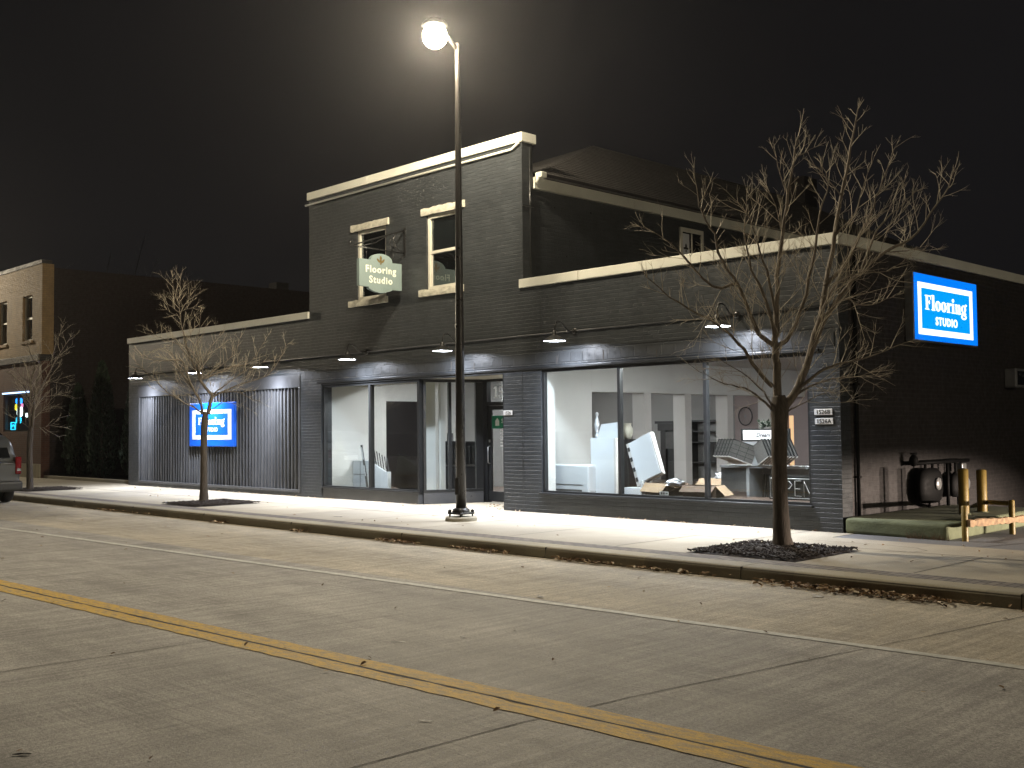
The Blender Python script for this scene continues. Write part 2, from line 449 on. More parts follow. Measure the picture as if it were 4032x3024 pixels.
M_ground = plain('far_ground', (0.05, 0.05, 0.045), 0.95, 0, 0.3, 0.5)
def worn_yellow():
    m, nt, b = new_mat('worn_yellow_line')
    o = objco(nt)
    n1 = noise(nt, scalev(nt, o, (1, 3, 1)), 9, 6, 0.75)
    col = mixc(nt, ramp(nt, n1, [(0.44, 0.0), (0.60, 1.0)]), (0.58, 0.37, 0.06), (0.34, 0.26, 0.13))
    col = mixc(nt, 1.0, col, ramp(nt, noise(nt, o, 120, 3), [(0.3, 0.7), (0.7, 1.2)]), 'MULTIPLY')
    nt.links.new(col, b.inputs['Base Color']); b.inputs['Roughness'].default_value = 0.75
    bump(nt, b, noise(nt, o, 90, 3), 0.5, 0.006)
    return m
M_yellow = worn_yellow()
def pavers():
    m, nt, b = new_mat('grey_brick_pavers')
    o = objco(nt)
    t = N(nt, 'ShaderNodeTexBrick', Scale=1.0); t.offset = 0.5
    t.inputs['Brick Width'].default_value = 0.2; t.inputs['Row Height'].default_value = 0.1; t.inputs['Mortar Size'].default_value = 0.008
    t.inputs['Color1'].default_value = (0.21, 0.18, 0.155, 1); t.inputs['Color2'].default_value = (0.14, 0.125, 0.115, 1); t.inputs['Mortar'].default_value = (0.05, 0.045, 0.04, 1)
    rot = nt.nodes.new('ShaderNodeMapping'); rot.inputs['Rotation'].default_value = (0, 0, PI / 2)
    nt.links.new(o, rot.inputs[0]); nt.links.new(rot.outputs[0], t.inputs['Vector'])
    nt.links.new(mixc(nt, 1.0, t.outputs['Color'], ramp(nt, noise(nt, o, 2, 4), [(0.3, 0.8), (0.7, 1.2)]), 'MULTIPLY'), b.inputs['Base Color'])
    b.inputs['Roughness'].default_value = 0.85
    bump(nt, b, mathn(nt, 'SUBTRACT', 1.0, t.outputs['Fac']), 0.5, 0.008)
    return m
M_paver = pavers()

# ================================================================ GROUND
def struct(name, mb, mat):
    o = mb.build(name, mat); o['kind'] = 'structure'; return o
XL, XR = -75.0, 22.0
mb = MB(); mb.face([(-400, -400, -0.30), (400, -400, -0.30), (400, 400, -0.30), (-400, 400, -0.30)]); struct('ground', mb, M_ground)
mb = MB()
mb.face([(XL, -30, -0.15), (XR, -30, -0.15), (XR, -4.2, -0.15), (XL, -4.2, -0.15)]); struct('road', mb, M_road)
# kerb with a rounded nose, cut at its joints
mb = MB()
def kerb_profile():
    y0, y1 = -4.2, -3.85
    pts = [(y1, -0.25), (y1, 0.0)]
    for k in range(6):
        a = PI / 2 * k / 5
        pts.append((y0 + 0.06 - 0.06 * math.sin(a), -0.06 + 0.06 * math.cos(a)))
    pts += [(y0 - 0.015, -0.25)]
    return pts
xk = [XL]
x = -7.1 - 3.1 * 21
while x < XR: xk.append(x); x += 3.1
xk.append(XR)
for a, b in zip(xk, xk[1:]):
    if b - a > 0.05: mb.prism(kerb_profile(), 'x', a + 0.006, b - 0.006)
struct('kerb', mb, M_kerb)
mb = MB()
mb.face([(XL, -4.19, -0.02), (XR, -4.19, -0.02), (XR, -3.84, -0.02), (XL, -3.84, -0.02)])
for a in xk[1:-1]: mb.box(a - 0.006, a + 0.006, -4.195, -3.86, -0.2, -0.006)
struct('kerb_joint', mb, M_joint)
# sidewalk sheet with square openings for the tree pits
pits = [(-8.4, -6.82), (-22.75, -21.15), (-32.2, -30.6)]
def sheet_with_pits(z, y0, y1, py0, py1, mat, name, x1=None):
    mb = MB()
    x1 = XR if x1 is None else x1
    xs = [XL] + sorted(v for p in pits for v in p) + [x1]
    mb.face([(XL, py1, z), (x1, py1, z), (x1, y1, z), (XL, y1, z)])
    for a, b in zip(xs, xs[1:]):
        if (a, b) in [tuple(p) for p in pits]: continue
        mb.face([(a, py0, z), (b, py0, z), (b, py1, z), (a, py1, z)])
    if py0 > y0: mb.face([(XL, y0, z), (x1, y0, z), (x1, py0, z), (XL, py0, z)])
    return struct(name, mb, mat)
sheet_with_pits(0.0, -3.52, -0.62, -3.5, -1.9, M_walk, 'sidewalk')
mb = MB()
mb.face([(XL, -0.62, 0.0), (-7.95, -0.62, 0.0), (-7.95, 0.34, 0.0), (XL, 0.34, 0.0)])
mb.face([(-21.7, 0.34, 0.0), (-15.3, 0.34, 0.0), (-15.3, 2.2, 0.0), (-21.7, 2.2, 0.0)])
struct('sidewalk', mb, M_walk)
mb = MB(); mb.face([(XL, -3.85, 0.0), (XR, -3.85, 0.0), (XR, -3.52, 0.0), (XL, -3.52, 0.0)]); struct('paver_strip', mb, M_paver)
# joints of the sidewalk
mb = MB(); rng = random.Random(4)
def wavy_strip(mb, p, q, w, z, n=14, amp=0.006):
    p = Vector((*p, z)); q = Vector((*q, z)); d = (q - p); nrm = Vector((-d.y, d.x, 0)).normalized()
    A = []; B = []
    for i in range(n + 1):
        c = p + d * i / n + nrm * rng.uniform(-amp, amp)
        ww = w * rng.uniform(0.6, 1.3) / 2
        A.append(mb.bm.verts.new(c + nrm * ww)); B.append(mb.bm.verts.new(c - nrm * ww))
    for i in range(n): mb.bm.faces.new((A[i], B[i], B[i + 1], A[i + 1]))
for a in range(-60, 21, 6): wavy_strip(mb, (a, -1.68), (a + 6, -1.68), 0.022, 0.004, 10, 0.003)
for k in range(-16, 8):
    x = -13.7 + k * 2.08
    if any(a - 0.2 < x < b + 0.2 for a, b in pits): continue
    wavy_strip(mb, (x, -3.5), (x, -1.69), 0.018, 0.004, 6, 0.003)
    wavy_strip(mb, (x + 0.9, -1.67), (x + 0.9, -0.02 if x < -9 else -0.6), 0.018, 0.004, 6, 0.003)
# curved tooled joint round the corner of the right-hand pit
pp = [(-8.0, -1.2), (-7.0, -1.12), (-6.45, -1.2), (-6.2, -1.4), (-6.25, -1.65), (-6.6, -1.85)]
for a, b in zip(pp, pp[1:]): wavy_strip(mb, a, b, 0.014, 0.0045, 4, 0.003)
struct('sidewalk_joint', mb, M_joint)
# lot beside the shop, alley bed beyond
mb = MB(); mb.face([(-7.95, -0.62, -0.004), (XR, -0.62, -0.004), (XR, 40, -0.004), (-7.95, 40, -0.004)]); struct('lot', mb, M_lot)
mb = MB()
for a, b in [((-5.9, -0.62), (-5.2, 1.6)), ((-6.0, 1.5), (2, 2.2)), ((-4.2, -0.62), (-3.6, 3.5))]: wavy_strip(mb, a, b, 0.03, 0.001, 12, 0.02)
struct('lot_joint', mb, M_joint)
mb = MB(); mb.face([(-39.5, 0.5, 0.05), (-31.9, 0.5, 0.05), (-31.9, 25, 0.05), (-39.5, 25, 0.05)]); struct('planting_bed', mb, M_soil)
mb = MB(); mb.box(-39.45, -31.95, 0.36, 0.5, -0.05, 0.10, bev=0.015)
tag(mb.build('bed_edging', M_kerb), 'low concrete edging along the dark planting bed between the two buildings', 'edging')
# joints of the road
mb = MB()
def jline(pts, w):
    for a, b in zip(pts, pts[1:]): wavy_strip(mb, a, b, w, -0.146, max(3, int((Vector(b) - Vector(a)).length * 4)), 0.007)
jline([(-3.8, -4.22), (-4.17, -6.65), (-4.56, -9.29), (-4.64, -10.22), (-4.66, -11.23), (-4.7, -14), (-4.8, -20)], 0.010)
jline([(-7.23, -4.22), (-7.68, -6.45)], 0.008)
jline([(-8.3, -9.6), (-8.39, -11.85), (-8.5, -16)], 0.010)
for x in (-12.1, -15.9, -19.7, -23.5, 0.0, 3.8): jline([(x, -4.22), (x - 0.5, -9.3), (x - 0.6, -16)], 0.009)
struct('road_joint', mb, M_joint)
def line_y(x, side):   # the road drifts a touch towards the kerb to the right
    return {'w': -7.47 + (x + 21.07) * (0.87 / 18.07) * 0.9, 'y': -10.05 + (x + 13.7) * 0.042}[side]
def stripe(mb, side, off, w, x0, x1, z=-0.145, rag=0.0):
    n = int((x1 - x0) * 5); A = []; B = []
    for i in range(n + 1):
        x = x0 + (x1 - x0) * i / n; y = line_y(x, side) + off
        A.append(mb.bm.verts.new((x, y + w / 2 + rng.uniform(-rag, rag), z))); B.append(mb.bm.verts.new((x, y - w / 2 + rng.uniform(-rag, rag), z)))
    for i in range(n): mb.bm.faces.new((A[i], B[i], B[i + 1], A[i + 1]))
mb = MB(); stripe(mb, 'w', 0, 0.11, -60, 8, -0.145, 0.006); tag(struct('white_edge_line', mb, M_paint_w))
mb = MB(); stripe(mb, 'y', -0.075, 0.175, -60, 8, -0.145, 0.007); stripe(mb, 'y', -0.285, 0.175, -60, 8, -0.145, 0.012); struct('yellow_centre_line', mb, M_yellow)
mb = MB(); stripe(mb, 'y', -0.18, 0.035, -60, 8, -0.1455, 0.008); struct('centre_joint', mb, M_joint)

# ================================================================ THE SHOP
shop = empty('shop_building', (-20, 0, 0), 'long charcoal painted brick shop with a taller gabled middle and big lit display windows', 'shop building')
def grid_wall(mb, xs, zs, solid, y0, y1, axis='y'):
    def P(x, y, z): return (x, y, z) if axis == 'y' else (y, x, z)
    nx, nz = len(xs) - 1, len(zs) - 1
    S = [[solid((xs[i] + xs[i + 1]) / 2, (zs[k] + zs[k + 1]) / 2) for k in range(nz)] for i in range(nx)]
    def g(i, k): return 0 <= i < nx and 0 <= k < nz and S[i][k]
    for i in range(nx):
        for k in range(nz):
            if not S[i][k]: continue
            a, b, c, d = xs[i], xs[i + 1], zs[k], zs[k + 1]
            mb.face([P(a, y0, c), P(b, y0, c), P(b, y0, d), P(a, y0, d)]); mb.face([P(a, y1, c), P(a, y1, d), P(b, y1, d), P(b, y1, c)])
            if not g(i - 1, k): mb.face([P(a, y0, c), P(a, y0, d), P(a, y1, d), P(a, y1, c)])
            if not g(i + 1, k): mb.face([P(b, y0, c), P(b, y1, c), P(b, y1, d), P(b, y0, d)])
            if not g(i, k - 1): mb.face([P(a, y0, c), P(a, y1, c), P(b, y1, c), P(b, y0, c)])
            if not g(i, k + 1): mb.face([P(a, y0, d), P(b, y0, d), P(b, y1, d), P(a, y1, d)])
    bmesh.ops.remove_doubles(mb.bm, verts=mb.bm.verts, dist=1e-5)
FX = [-31.87, -31.14, -22.55, -22.09, -21.6, -20.16, -19.07, -17.67, -16.58, -15.37, -14.77, -14.32, -8.63, -8.12]
FZ = [-0.1, 0.15, 0.37, 2.65, 2.68, 2.71, 4.31, 4.56, 6.15, 7.18]
def front_solid(x, z):
    if z > 4.31 and not (-22.09 < x < -14.77): return False
    if -31.14 < x < -22.55 and 0.15 < z < 2.65: return False
    if -21.6 < x < -15.37 and z < 2.68: return False
    if -14.32 < x < -8.63 and 0.37 < z < 2.71: return False
    if (-20.16 < x < -19.07 or -17.67 < x < -16.58) and 4.56 < z < 6.15: return False
    return True
mb = MB(); grid_wall(mb, FX, FZ, front_solid, 0.0, 0.3); mb.build('front_wall', M_brick, shop)
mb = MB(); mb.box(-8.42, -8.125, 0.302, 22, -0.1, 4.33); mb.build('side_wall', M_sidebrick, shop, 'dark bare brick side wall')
mb = MB(); mb.box(-31.868, -31.57, 0.302, 20, -0.1, 4.30); mb.build('side_wall', M_brick, shop)
mb = MB(); mb.box(-15.1, -14.80, 0.302, 20, 3.42, 6.32); mb.box(-22.09, -21.85, 0.302, 20, 3.42, 6.32); mb.build('upper_side_wall', M_brick, shop)
mb = MB(); mb.box(-31.56, -22.1, 0.302, 20, 3.30, 3.40); mb.box(-22.08, -8.43, 0.302, 20, 3.30, 3.40); mb.build('flat_roof', M_ground, shop)
mb = MB(); mb.box(-31.8, -8.2, 20.01, 20.3, 0, 4.3); mb.box(-22.0, -14.9, 20.01, 20.3, 4.302, 6.3); mb.build('rear_wall', M_brick, shop)
# copings, cut in lengths
def coping(xs, z0, z1, y0, y1, nm='coping'):
    mb = MB()
    for a, b in zip(xs, xs[1:]): mb.box(a + 0.002, b - 0.002, y0, y1, z0, z1, bev=0.006, seg=1)
    return mb.build(nm, M_cop, shop)
coping([-31.92, -29.5, -27.05, -24.6, -22.1], 4.305, 4.47, -0.045, 0.35)
coping([-22.13, -19.7, -17.2, -14.72], 7.175, 7.36, -0.045, 0.36)
coping([-14.85, -13.3, -11.8, -10.3, -8.9, -8.07], 4.315, 4.485, -0.045, 0.34)
mb = MB()
for a in (0.345, 3.3, 6.3, 9.3, 12.3, 15.3, 18.3):
    mb.box(-8.46, -8.07, a + 0.002, a + 2.998, 4.315, 4.485, bev=0.006, seg=1)
mb.build('coping', M_cop, shop)
mb = MB()
mb.tube([(-22.17, -0.05, 7.06), (-14.99, -0.05, 7.06), (-14.80, -0.05, 7.16)], 0.026, 8)
mb.build('white_conduit', M_cop, shop)
mb = MB(); mb.tube([(-31.8, -0.016, 3.33), (-8.2, -0.016, 3.40)], 0.014, 6); mb.build('lamp_conduit', M_smooth, shop)
mb = MB(); mb.tube([(-14.752, 0.2, 4.5), (-14.752, 0.2, 7.1)], 0.012, 6); mb.box(-14.767, -14.735, -0.012, 0.302, 5.92, 5.95); mb.build('downspout', M_frame, shop)
# lintel bands over the openings
mb = MB(); mb.box(-31.2, -22.5, -0.012, -0.001, 2.66, 2.97); mb.build('lintel_band', M_smooth, shop)
mb = MB(); mb.box(-22.4, -8.2, -0.008, -0.001, 2.79, 3.0); mb.build('soldier_course', M_soldier, shop)
mb = MB(); mb.box(-21.75, -8.45, -0.035, 0.001, 2.72, 2.765, bev=0.006); mb.box(-31.8, -15.4, -0.009, -0.001, 3.002, 3.016); mb.box(-14.78, -8.2, -0.007, -0.001, 3.06, 3.07); mb.build('lintel_angle_and_shadow_line', M_frame, shop)  # steel angle; black strip above it draws the groove's shadow line
mb = MB()
for x in (-14.815, -15.36 + 0.0): mb.box(x - 0.006, x + 0.006, -0.003, 0.001, 0.0, 2.70)
mb.box(-14.3 - 0.006, -14.3 + 0.006, -0.0025, 0.001, 2.775, 4.30)
mb.build('wall_joint', M_frame, shop)
# dark weep scars in the soldier course
rs = random.Random(8)
for x in (-13.9, -12.75, -11.55, -10.95, -20.2, -18.7, -16.9, -16.2):
    mb = MB(); mb.box(x, x + 0.02, -0.0105, -0.007, 2.80, 2.80 + rs.uniform(0.12, 0.2)); mb.build('brick_scar', M_joint, shop)
# ---- ribbed metal panel over the old left window
mb = MB()
pts = []; x = -31.135; k = 0
pitch = 0.153
rs = random.Random(3)
while x < -22.58:
    j = rs.uniform(-0.012, 0.012)
    pts += [(x, 0.055), (x + pitch - 0.042 + j, 0.055 + rs.uniform(-0.003, 0.003)), (x + pitch - 0.034 + j, 0.004), (x + pitch - 0.012 + j, 0.004)]
    x += pitch
pts = [p for p in pts if p[0] < -22.555] + [(-22.555, 0.055)]
zs = [0.15, 0.45, 0.9, 1.5, 2.1, 2.65]
cols = []
for (px, py) in pts:
    c = []
    for zi, z in enumerate(zs):
        d = 0.010 * rs.uniform(-1, 1) if zi < 2 else 0.002 * rs.uniform(-1, 1)
        c.append(mb.bm.verts.new((px + d * 0.6, py + d, z)))
    cols.append(c)
for a, b in zip(cols, cols[1:]):
    for k in range(len(zs) - 1): mb.bm.faces.new((a[k], b[k], b[k + 1], a[k + 1]))
mb.build('ribbed_panel', M_smooth, shop, recalc=False)
mb = MB(); mb.box(-31.19, -22.50, -0.025, 0.03, 0.10, 0.165, bev=0.008); mb.box(-31.19, -31.13, -0.018, 0.03, 0.166, 2.655, bev=0.008); mb.box(-22.56, -22.50, -0.018, 0.03, 0.166, 2.655, bev=0.008); mb.build('panel_frame', M_smooth, shop)
# ---- display windows
def frame_box(mb, x0, x1, z0, z1, t, y0, y1):
    mb.box(x0, x1, y0, y1, z0, z0 + t); mb.box(x0, x1, y0, y1, z1 - t, z1)
    mb.box(x0, x0 + t, y0, y1, z0 + t, z1 - t); mb.box(x1 - t, x1, y0, y1, z0 + t, z1 - t)
rw = MB(); frame_box(rw, -14.318, -8.632, 0.372, 2.708, 0.05, 0.03, 0.12)
for x in (-12.43, -10.58): rw.box(x - 0.03, x + 0.03, 0.025, 0.115, 0.422, 2.658)
rw_o = rw.build('display_window', M_frame, shop)
mb = MB(); mb.box(-14.36, -8.60, -0.06, 0.028, 0.345, 0.385, bev=0.008); mb.build('sill', M_frame, rw_o)
for a, b in ((-14.27, -12.46), (-12.40, -10.61), (-10.55, -8.68)):
    mb = MB(); mb.box(a, b, 0.07, 0.078, 0.42, 2.66); mb.build('pane', M_glass, rw_o)
for a in (-14.317, -8.647):
    mb = MB(); mb.box(a, a + 0.014, 0.122, 0.36, 0.375, 2.70); mb.build('window_reveal', M_room, shop)
# bay: straight part, angled return, entry door
mb = MB()
mb.box(-21.6, -18.02, 0.02, 0.16, -0.05, 0.235)
mb.build('bulkhead', M_smooth, shop)
bx0, by0, bx1, by1 = -18.0, 0.10, -17.44, 1.36
lw = MB(); frame_box(lw, -21.598, -18.0, 0.24, 2.678, 0.06, 0.03, 0.14)
lw.box(-19.78, -19.71, 0.025, 0.138, 0.30, 2.618)
lw_o = lw.build('display_window', M_frame, shop)
mb = MB(); mb.box(-21.6, -18.0, -0.02, 0.028, 0.237, 0.275, bev=0.006); mb.build('sill', M_frame, lw_o)
for a, b in ((-21.54, -19.78), (-19.71, -18.06)):
    mb = MB(); mb.box(a, b, 0.085, 0.093, 0.30, 2.62); mb.build('pane', M_glass, lw_o)
d = Vector((bx1 - bx0, by1 - by0, 0)); L = d.length; ang = math.atan2(d.y, d.x)
MR = Matrix.Translation((bx0, by0, 0)) @ Matrix.Rotation(ang, 4, 'Z')
mb = MB(); mb.box(0.03, L, -0.05, 0.09, -0.05, 0.235, MR); mb.build('bulkhead', M_smooth, shop)
aw = MB()
for (a, b, c, e) in ((0.03, L, 0.24, 0.30), (0.03, L, 2.615, 2.675)): aw.box(a, b, -0.05, 0.05, c, e, MR)
for (a, b) in ((0.03, 0.09), (0.60, 0.66), (L - 0.16, L)): aw.box(a, b, -0.052, 0.052, 0.302, 2.612, MR)
aw_o = aw.build('entry_side_window', M_frame, shop)
for a, b in ((0.09, 0.60), (0.66, L - 0.16)):
    mb = MB(); mb.box(a, b, -0.004, 0.004, 0.30, 2.615, MR); mb.build('pane', M_glass, aw_o)
# door wall at the back of the recess
DY = 1.46
mb = MB()
mb.box(-17.52, -17.34, DY - 0.05, DY + 0.07, 0.0, 2.675); mb.box(-16.36, -16.24, DY - 0.05, DY + 0.07, 0.0, 2.675)
mb.box(-17.338, -16.362, DY - 0.05, DY + 0.07, 2.10, 2.18); mb.box(-17.338, -16.362, DY - 0.05, DY + 0.07, 2.62, 2.675)
mb.box(-16.238, -15.38, DY - 0.02, DY + 0.05, 0.0, 2.675)
ef = mb.build('entry_frame', M_frame, shop)
mb = MB(); mb.box(-17.34, -16.36, DY, DY + 0.008, 2.18, 2.62); mb.build('transom_pane', M_glass, ef)
mb = MB()
frame_box(mb, -17.33, -16.37, 0.03, 2.095, 0.085, DY - 0.02, DY + 0.03)
mb.box(-17.33, -16.37, DY - 0.022, DY + 0.032, 0.115, 0.24)
door = mb.build('entry_door', M_frame, shop)
mb = MB(); mb.box(-17.245, -16.455, DY, DY + 0.008, 0.24, 2.01); mb.build('pane', M_glass, door)
mb = MB(); mb.tube([(-17.29, DY - 0.02, 1.22), (-17.29, DY - 0.08, 1.2), (-17.29, DY - 0.08, 0.86), (-17.29, DY - 0.02, 0.84)], 0.013, 8); mb.build('handle', M_metal, door)
mb = MB(); mb.box(-17.31, -17.27, DY - 0.035, DY - 0.02, 1.30, 1.36); mb.build('lock_plate', M_metal, door)
mb = MB(); mb.box(-21.6, -15.375, 0.302, 1.5, 2.682, 2.72); mb.build('entry_soffit', M_white, shop)
mb = MB(); mb.box(-15.368, -15.1, 0.302, 1.46, 0, 2.68); mb.build('entry_side_wall', M_brick, shop)
# serif numerals on the transom glass
def pieces(mb, plist, org, ux, uz, s, base, step=0.0004):
    """flat glyph pieces: ('r',x0,y0,x1,y1) | ('p',[pts]) | ('o',cx,cy,rx,ry,ix,iy) | ('e',cx,cy,rx,ry); each on its own hair-thin level"""
    nrm = Vector(ux).cross(Vector(uz))
    X, Y, O = Vector(ux), Vector(uz), Vector(org)
    for i, q in enumerate(plist):
        dep = base + step * (i + 1)
        M = Matrix((X, Y, nrm)).transposed().to_4x4(); M.translation = O
        if q[0] == 'r':
            mb.prism([(q[1] * s, q[2] * s), (q[3] * s, q[2] * s), (q[3] * s, q[4] * s), (q[1] * s, q[4] * s)], 'z', 0, dep, M)
        elif q[0] == 'p':
            mb.prism([(a * s, b * s) for a, b in q[1]], 'z', 0, dep, M)
        elif q[0] == 'e':
            mb.prism([((q[1] + q[3] * math.cos(2 * PI * k / 16)) * s, (q[2] + q[4] * math.sin(2 * PI * k / 16)) * s) for k in range(16)], 'z', 0, dep, M)
        else:
            o = [((q[1] + q[3] * math.cos(2 * PI * k / 24)) * s, (q[2] + q[4] * math.sin(2 * PI * k / 24)) * s) for k in range(24)]
            n_ = [((q[1] + q[5] * math.cos(2 * PI * k / 24)) * s, (q[2] + q[6] * math.sin(2 * PI * k / 24)) * s) for k in range(24)]
            mb.ring(o, n_, 'z', 0, dep, M)
one = [('r', 0.22, 0.0, 0.48, 1.0), ('r', 0.02, 0.0, 0.68, 0.09), ('p', [(0.22, 1.0), (0.22, 0.78), (0.02, 0.80), (0.02, 0.86)])]
five = [('r', 0.12, 0.52, 0.22, 1.0), ('p', [(0.12, 1.0), (0.12, 0.84), (0.60, 0.84), (0.66, 1.02), (0.5, 1.0)]), ('o', 0.33, 0.32, 0.33, 0.33, 0.10, 0.24), ('e', 0.10, 0.16, 0.10, 0.10)]
five[2] = ('p', [(0.20, 0.60), (0.34, 0.66), (0.52, 0.62), (0.64, 0.50), (0.68, 0.33), (0.62, 0.14), (0.48, 0.02), (0.30, -0.03), (0.08, 0.02), (0.02, 0.14), (0.06, 0.16), (0.20, 0.06), (0.30, 0.05), (0.38, 0.14), (0.42, 0.33), (0.38, 0.50), (0.30, 0.56), (0.20, 0.53)])
two = [('p', [(0.02, 0.0), (0.66, 0.0), (0.70, 0.26), (0.64, 0.26), (0.56, 0.16), (0.28, 0.16), (0.62, 0.52), (0.66, 0.72), (0.58, 0.92), (0.36, 1.02), (0.12, 0.94), (0.04, 0.76), (0.16, 0.68), (0.22, 0.78), (0.22, 0.92), (0.34, 0.95), (0.40, 0.84), (0.38, 0.62), (0.02, 0.14)])]
six = [('o', 0.36, 0.32, 0.34, 0.34, 0.11, 0.26), ('p', [(0.02, 0.34), (0.06, 0.66), (0.20, 0.90), (0.44, 1.02), (0.62, 0.94), (0.62, 0.84), (0.48, 0.90), (0.34, 0.84), (0.28, 0.64), (0.27, 0.40)])]
mb = MB()
for i, g in enumerate((one, five, two, six)): pieces(mb, g, (-17.175 + i * 0.15, DY - 0.004, 2.26), (0.78, 0, 0), (0, 0, 1), 0.26, 0.001)
mb.build('street_number', M_vinyl, ef)
mb = MB(); mb.box(-17.23, -16.47, DY - 0.008, DY - 0.003, 1.60, 1.88); ps = mb.build('door_poster', M_green, door)
mb = MB(); mb.prism([(-17.12, 1.66), (-17.00, 1.66), (-17.00, 1.77), (-17.06, 1.83), (-17.12, 1.77)], 'y', DY - 0.011, DY - 0.008)
text_mb(mb, 'SOL', 0.13, (-16.93, DY - 0.0095, 1.72), (1, 0, 0), (0, 0, 1), 0.003, 0.002)
mb.build('poster_lettering', M_signwhite, ps)
for i, w in enumerate((0.14, 0.20, 0.15, 0.11, 0.17, 0.12)):
    mb = MB()
    for j in range(2): mb.box(-16.97 + j * w * 0.55, -16.97 + j * w * 0.55 + w * 0.47, DY - 0.004, DY - 0.002, 1.555 - i * 0.068, 1.575 - i * 0.068)
    mb.build('hours_lettering', M_vinyl, door)
# ---- upstairs windows
def sash_window(x0, x1, z0, z1, blind):
    mb = MB(); frame_box(mb, x0, x1, z0, z1, 0.07, 0.04, 0.12)
    mb.box(x0 + 0.07, x1 - 0.07, 0.05, 0.11, (z0 + z1) / 2 - 0.03, (z0 + z1) / 2 + 0.03)
    mb.box(x0 + 0.072, x0 + 0.10, 0.055, 0.105, z0 + 0.072, (z0 + z1) / 2 - 0.032); mb.box(x1 - 0.10, x1 - 0.072, 0.055, 0.105, z0 + 0.072, (z0 + z1) / 2 - 0.032)
    w = mb.build('sash_window', M_white, shop)
    mb = MB(); mb.box(x0 + 0.07, x1 - 0.07, 0.088, 0.094, z0 + 0.07, z1 - 0.07); mb.build('pane', M_glassd, w)
    mb = MB(); mb.box(x0, x1, 0.22, 0.24, z0, z1); mb.build('dark_backing', M_frame, w)  # plain black sheet closing the opening behind the pane
    if blind:
        mb = MB()
        for k in range(22):
            z = z1 - 0.09 - k * 0.034
            mb.face([(x0 + 0.08, 0.13, z), (x1 - 0.08, 0.13, z), (x1 - 0.08, 0.148, z - 0.026), (x0 + 0.08, 0.148, z - 0.026)])
        mb.build('blind', M_roomg, w)
    return w
def rough_stone(x0, x1, z0, z1, y0, y1, nm, seed):
    mb = MB(); r = random.Random(seed); n = 14; cols = []
    for i in range(n + 1):
        x = x0 + (x1 - x0) * i / n
        e = 0 if i in (0, n) else 1
        cols.append([mb.bm.verts.new((x, y0 + 0.012 * r.random() * e + (0.006 if k in (0, 3) else 0), z0 + (z1 - z0) * k / 3 + 0.012 * r.uniform(-1, 1) * e)) for k in range(4)]
                    + [mb.bm.verts.new((x, y1, z1)), mb.bm.verts.new((x, y1, z0))])
    for a, b in zip(cols, cols[1:]):
        for k in range(6): mb.bm.faces.new((a[k], a[(k + 1) % 6], b[(k + 1) % 6], b[k]))
    mb.bm.faces.new(cols[0]); mb.bm.faces.new(cols[-1][::-1])
    return mb.build(nm, M_stone, shop)
sash_window(-20.155, -19.075, 4.562, 6.148, False); sash_window(-17.665, -16.585, 4.562, 6.148, True)
rough_stone(-20.34, -18.95, 6.152, 6.305, -0.05, -0.002, 'lintel', 1); rough_stone(-17.80, -16.43, 6.152, 6.30, -0.05, -0.002, 'lintel', 2)
rough_stone(-20.40, -19.00, 4.42, 4.558, -0.08, -0.002, 'window_sill', 3); rough_stone(-17.86, -16.48, 4.42, 4.558, -0.08, -0.002, 'window_sill', 4)
# ---- hipped roof of the taller middle, fascia, gutter end, side window
mb = MB()
e0, e1, yb = -22.2, -14.66, 20.5
ze = 6.60
v = [(e0, 0.37, ze), (e1, 0.37, ze), (e1, yb, ze), (e0, yb, ze), (-18.43, 6.3, 8.93), (-18.43, 15.5, 8.93)]
for f in ((0, 1, 4), (1, 2, 5, 4), (2, 3, 5), (3, 0, 4, 5), (0, 3, 2, 1)): mb.face([v[i] for i in f])
# shingle butts: thin raised courses on the lot-side slope
rf = mb.build('hipped_roof', M_shingle, shop)
mb = MB()
S = Vector((-18.43 - e1, 0, 8.93 - ze)); 
for k in range(1, 26):
    t = k / 27.0
    x = e1 + S.x * t; z = ze + S.z * t
    y0 = 0.37 + (6.3 - 0.37) * t + 0.03; y1 = yb - 5.0 * t - 0.03
    mb.face([(x, y0, z + 0.016), (x, y1, z + 0.016), (x - 0.12, y1, z + 0.08), (x - 0.12, y0, z + 0.08)])
    mb.face([(x, y0, z - 0.002), (x, y1, z - 0.002), (x, y1, z + 0.016), (x, y0, z + 0.016)])
mb.build('shingle_courses', M_shingle, rf)
mb = MB(); mb.box(-14.80, -14.72, 0.305, 20, 6.30, 6.52); mb.build('fascia', M_cop, shop)
mb = MB(); mb.box(-14.715, -14.60, 0.50, 20, 6.53, 6.595); mb.build('gutter', M_dark, shop)
mb = MB(); mb.box(-14.74, -14.56, 0.33, 0.49, 6.50, 6.62, bev=0.02); mb.tube([(-14.66, 0.36, 6.54), (-14.70, 0.33, 6.40)], 0.035, 8); mb.build('gutter_end', M_cop, shop)
mb = MB()
Q = [(5.05, 5.20), (5.93, 5.20), (5.93, 6.13), (5.05, 6.13)]; q = [(5.13, 5.28), (5.85, 5.28), (5.85, 6.03), (5.13, 6.03)]
mb.ring(Q, q, 'x', -14.798, -14.755); mb.box(-14.79, -14.765, 5.47, 5.51, 5.282, 6.028)
sw = mb.build('side_window', M_white, shop)
mb = MB(); mb.box(-14.785, -14.78, 5.13, 5.85, 5.28, 6.03); mb.build('pane', M_carglass, sw)
mb = MB(); mb.box(-14.778, -14.774, 5.135, 5.40, 5.285, 6.0); ct = mb.build('white_curtain', M_laminate, sw)
mb = MB()
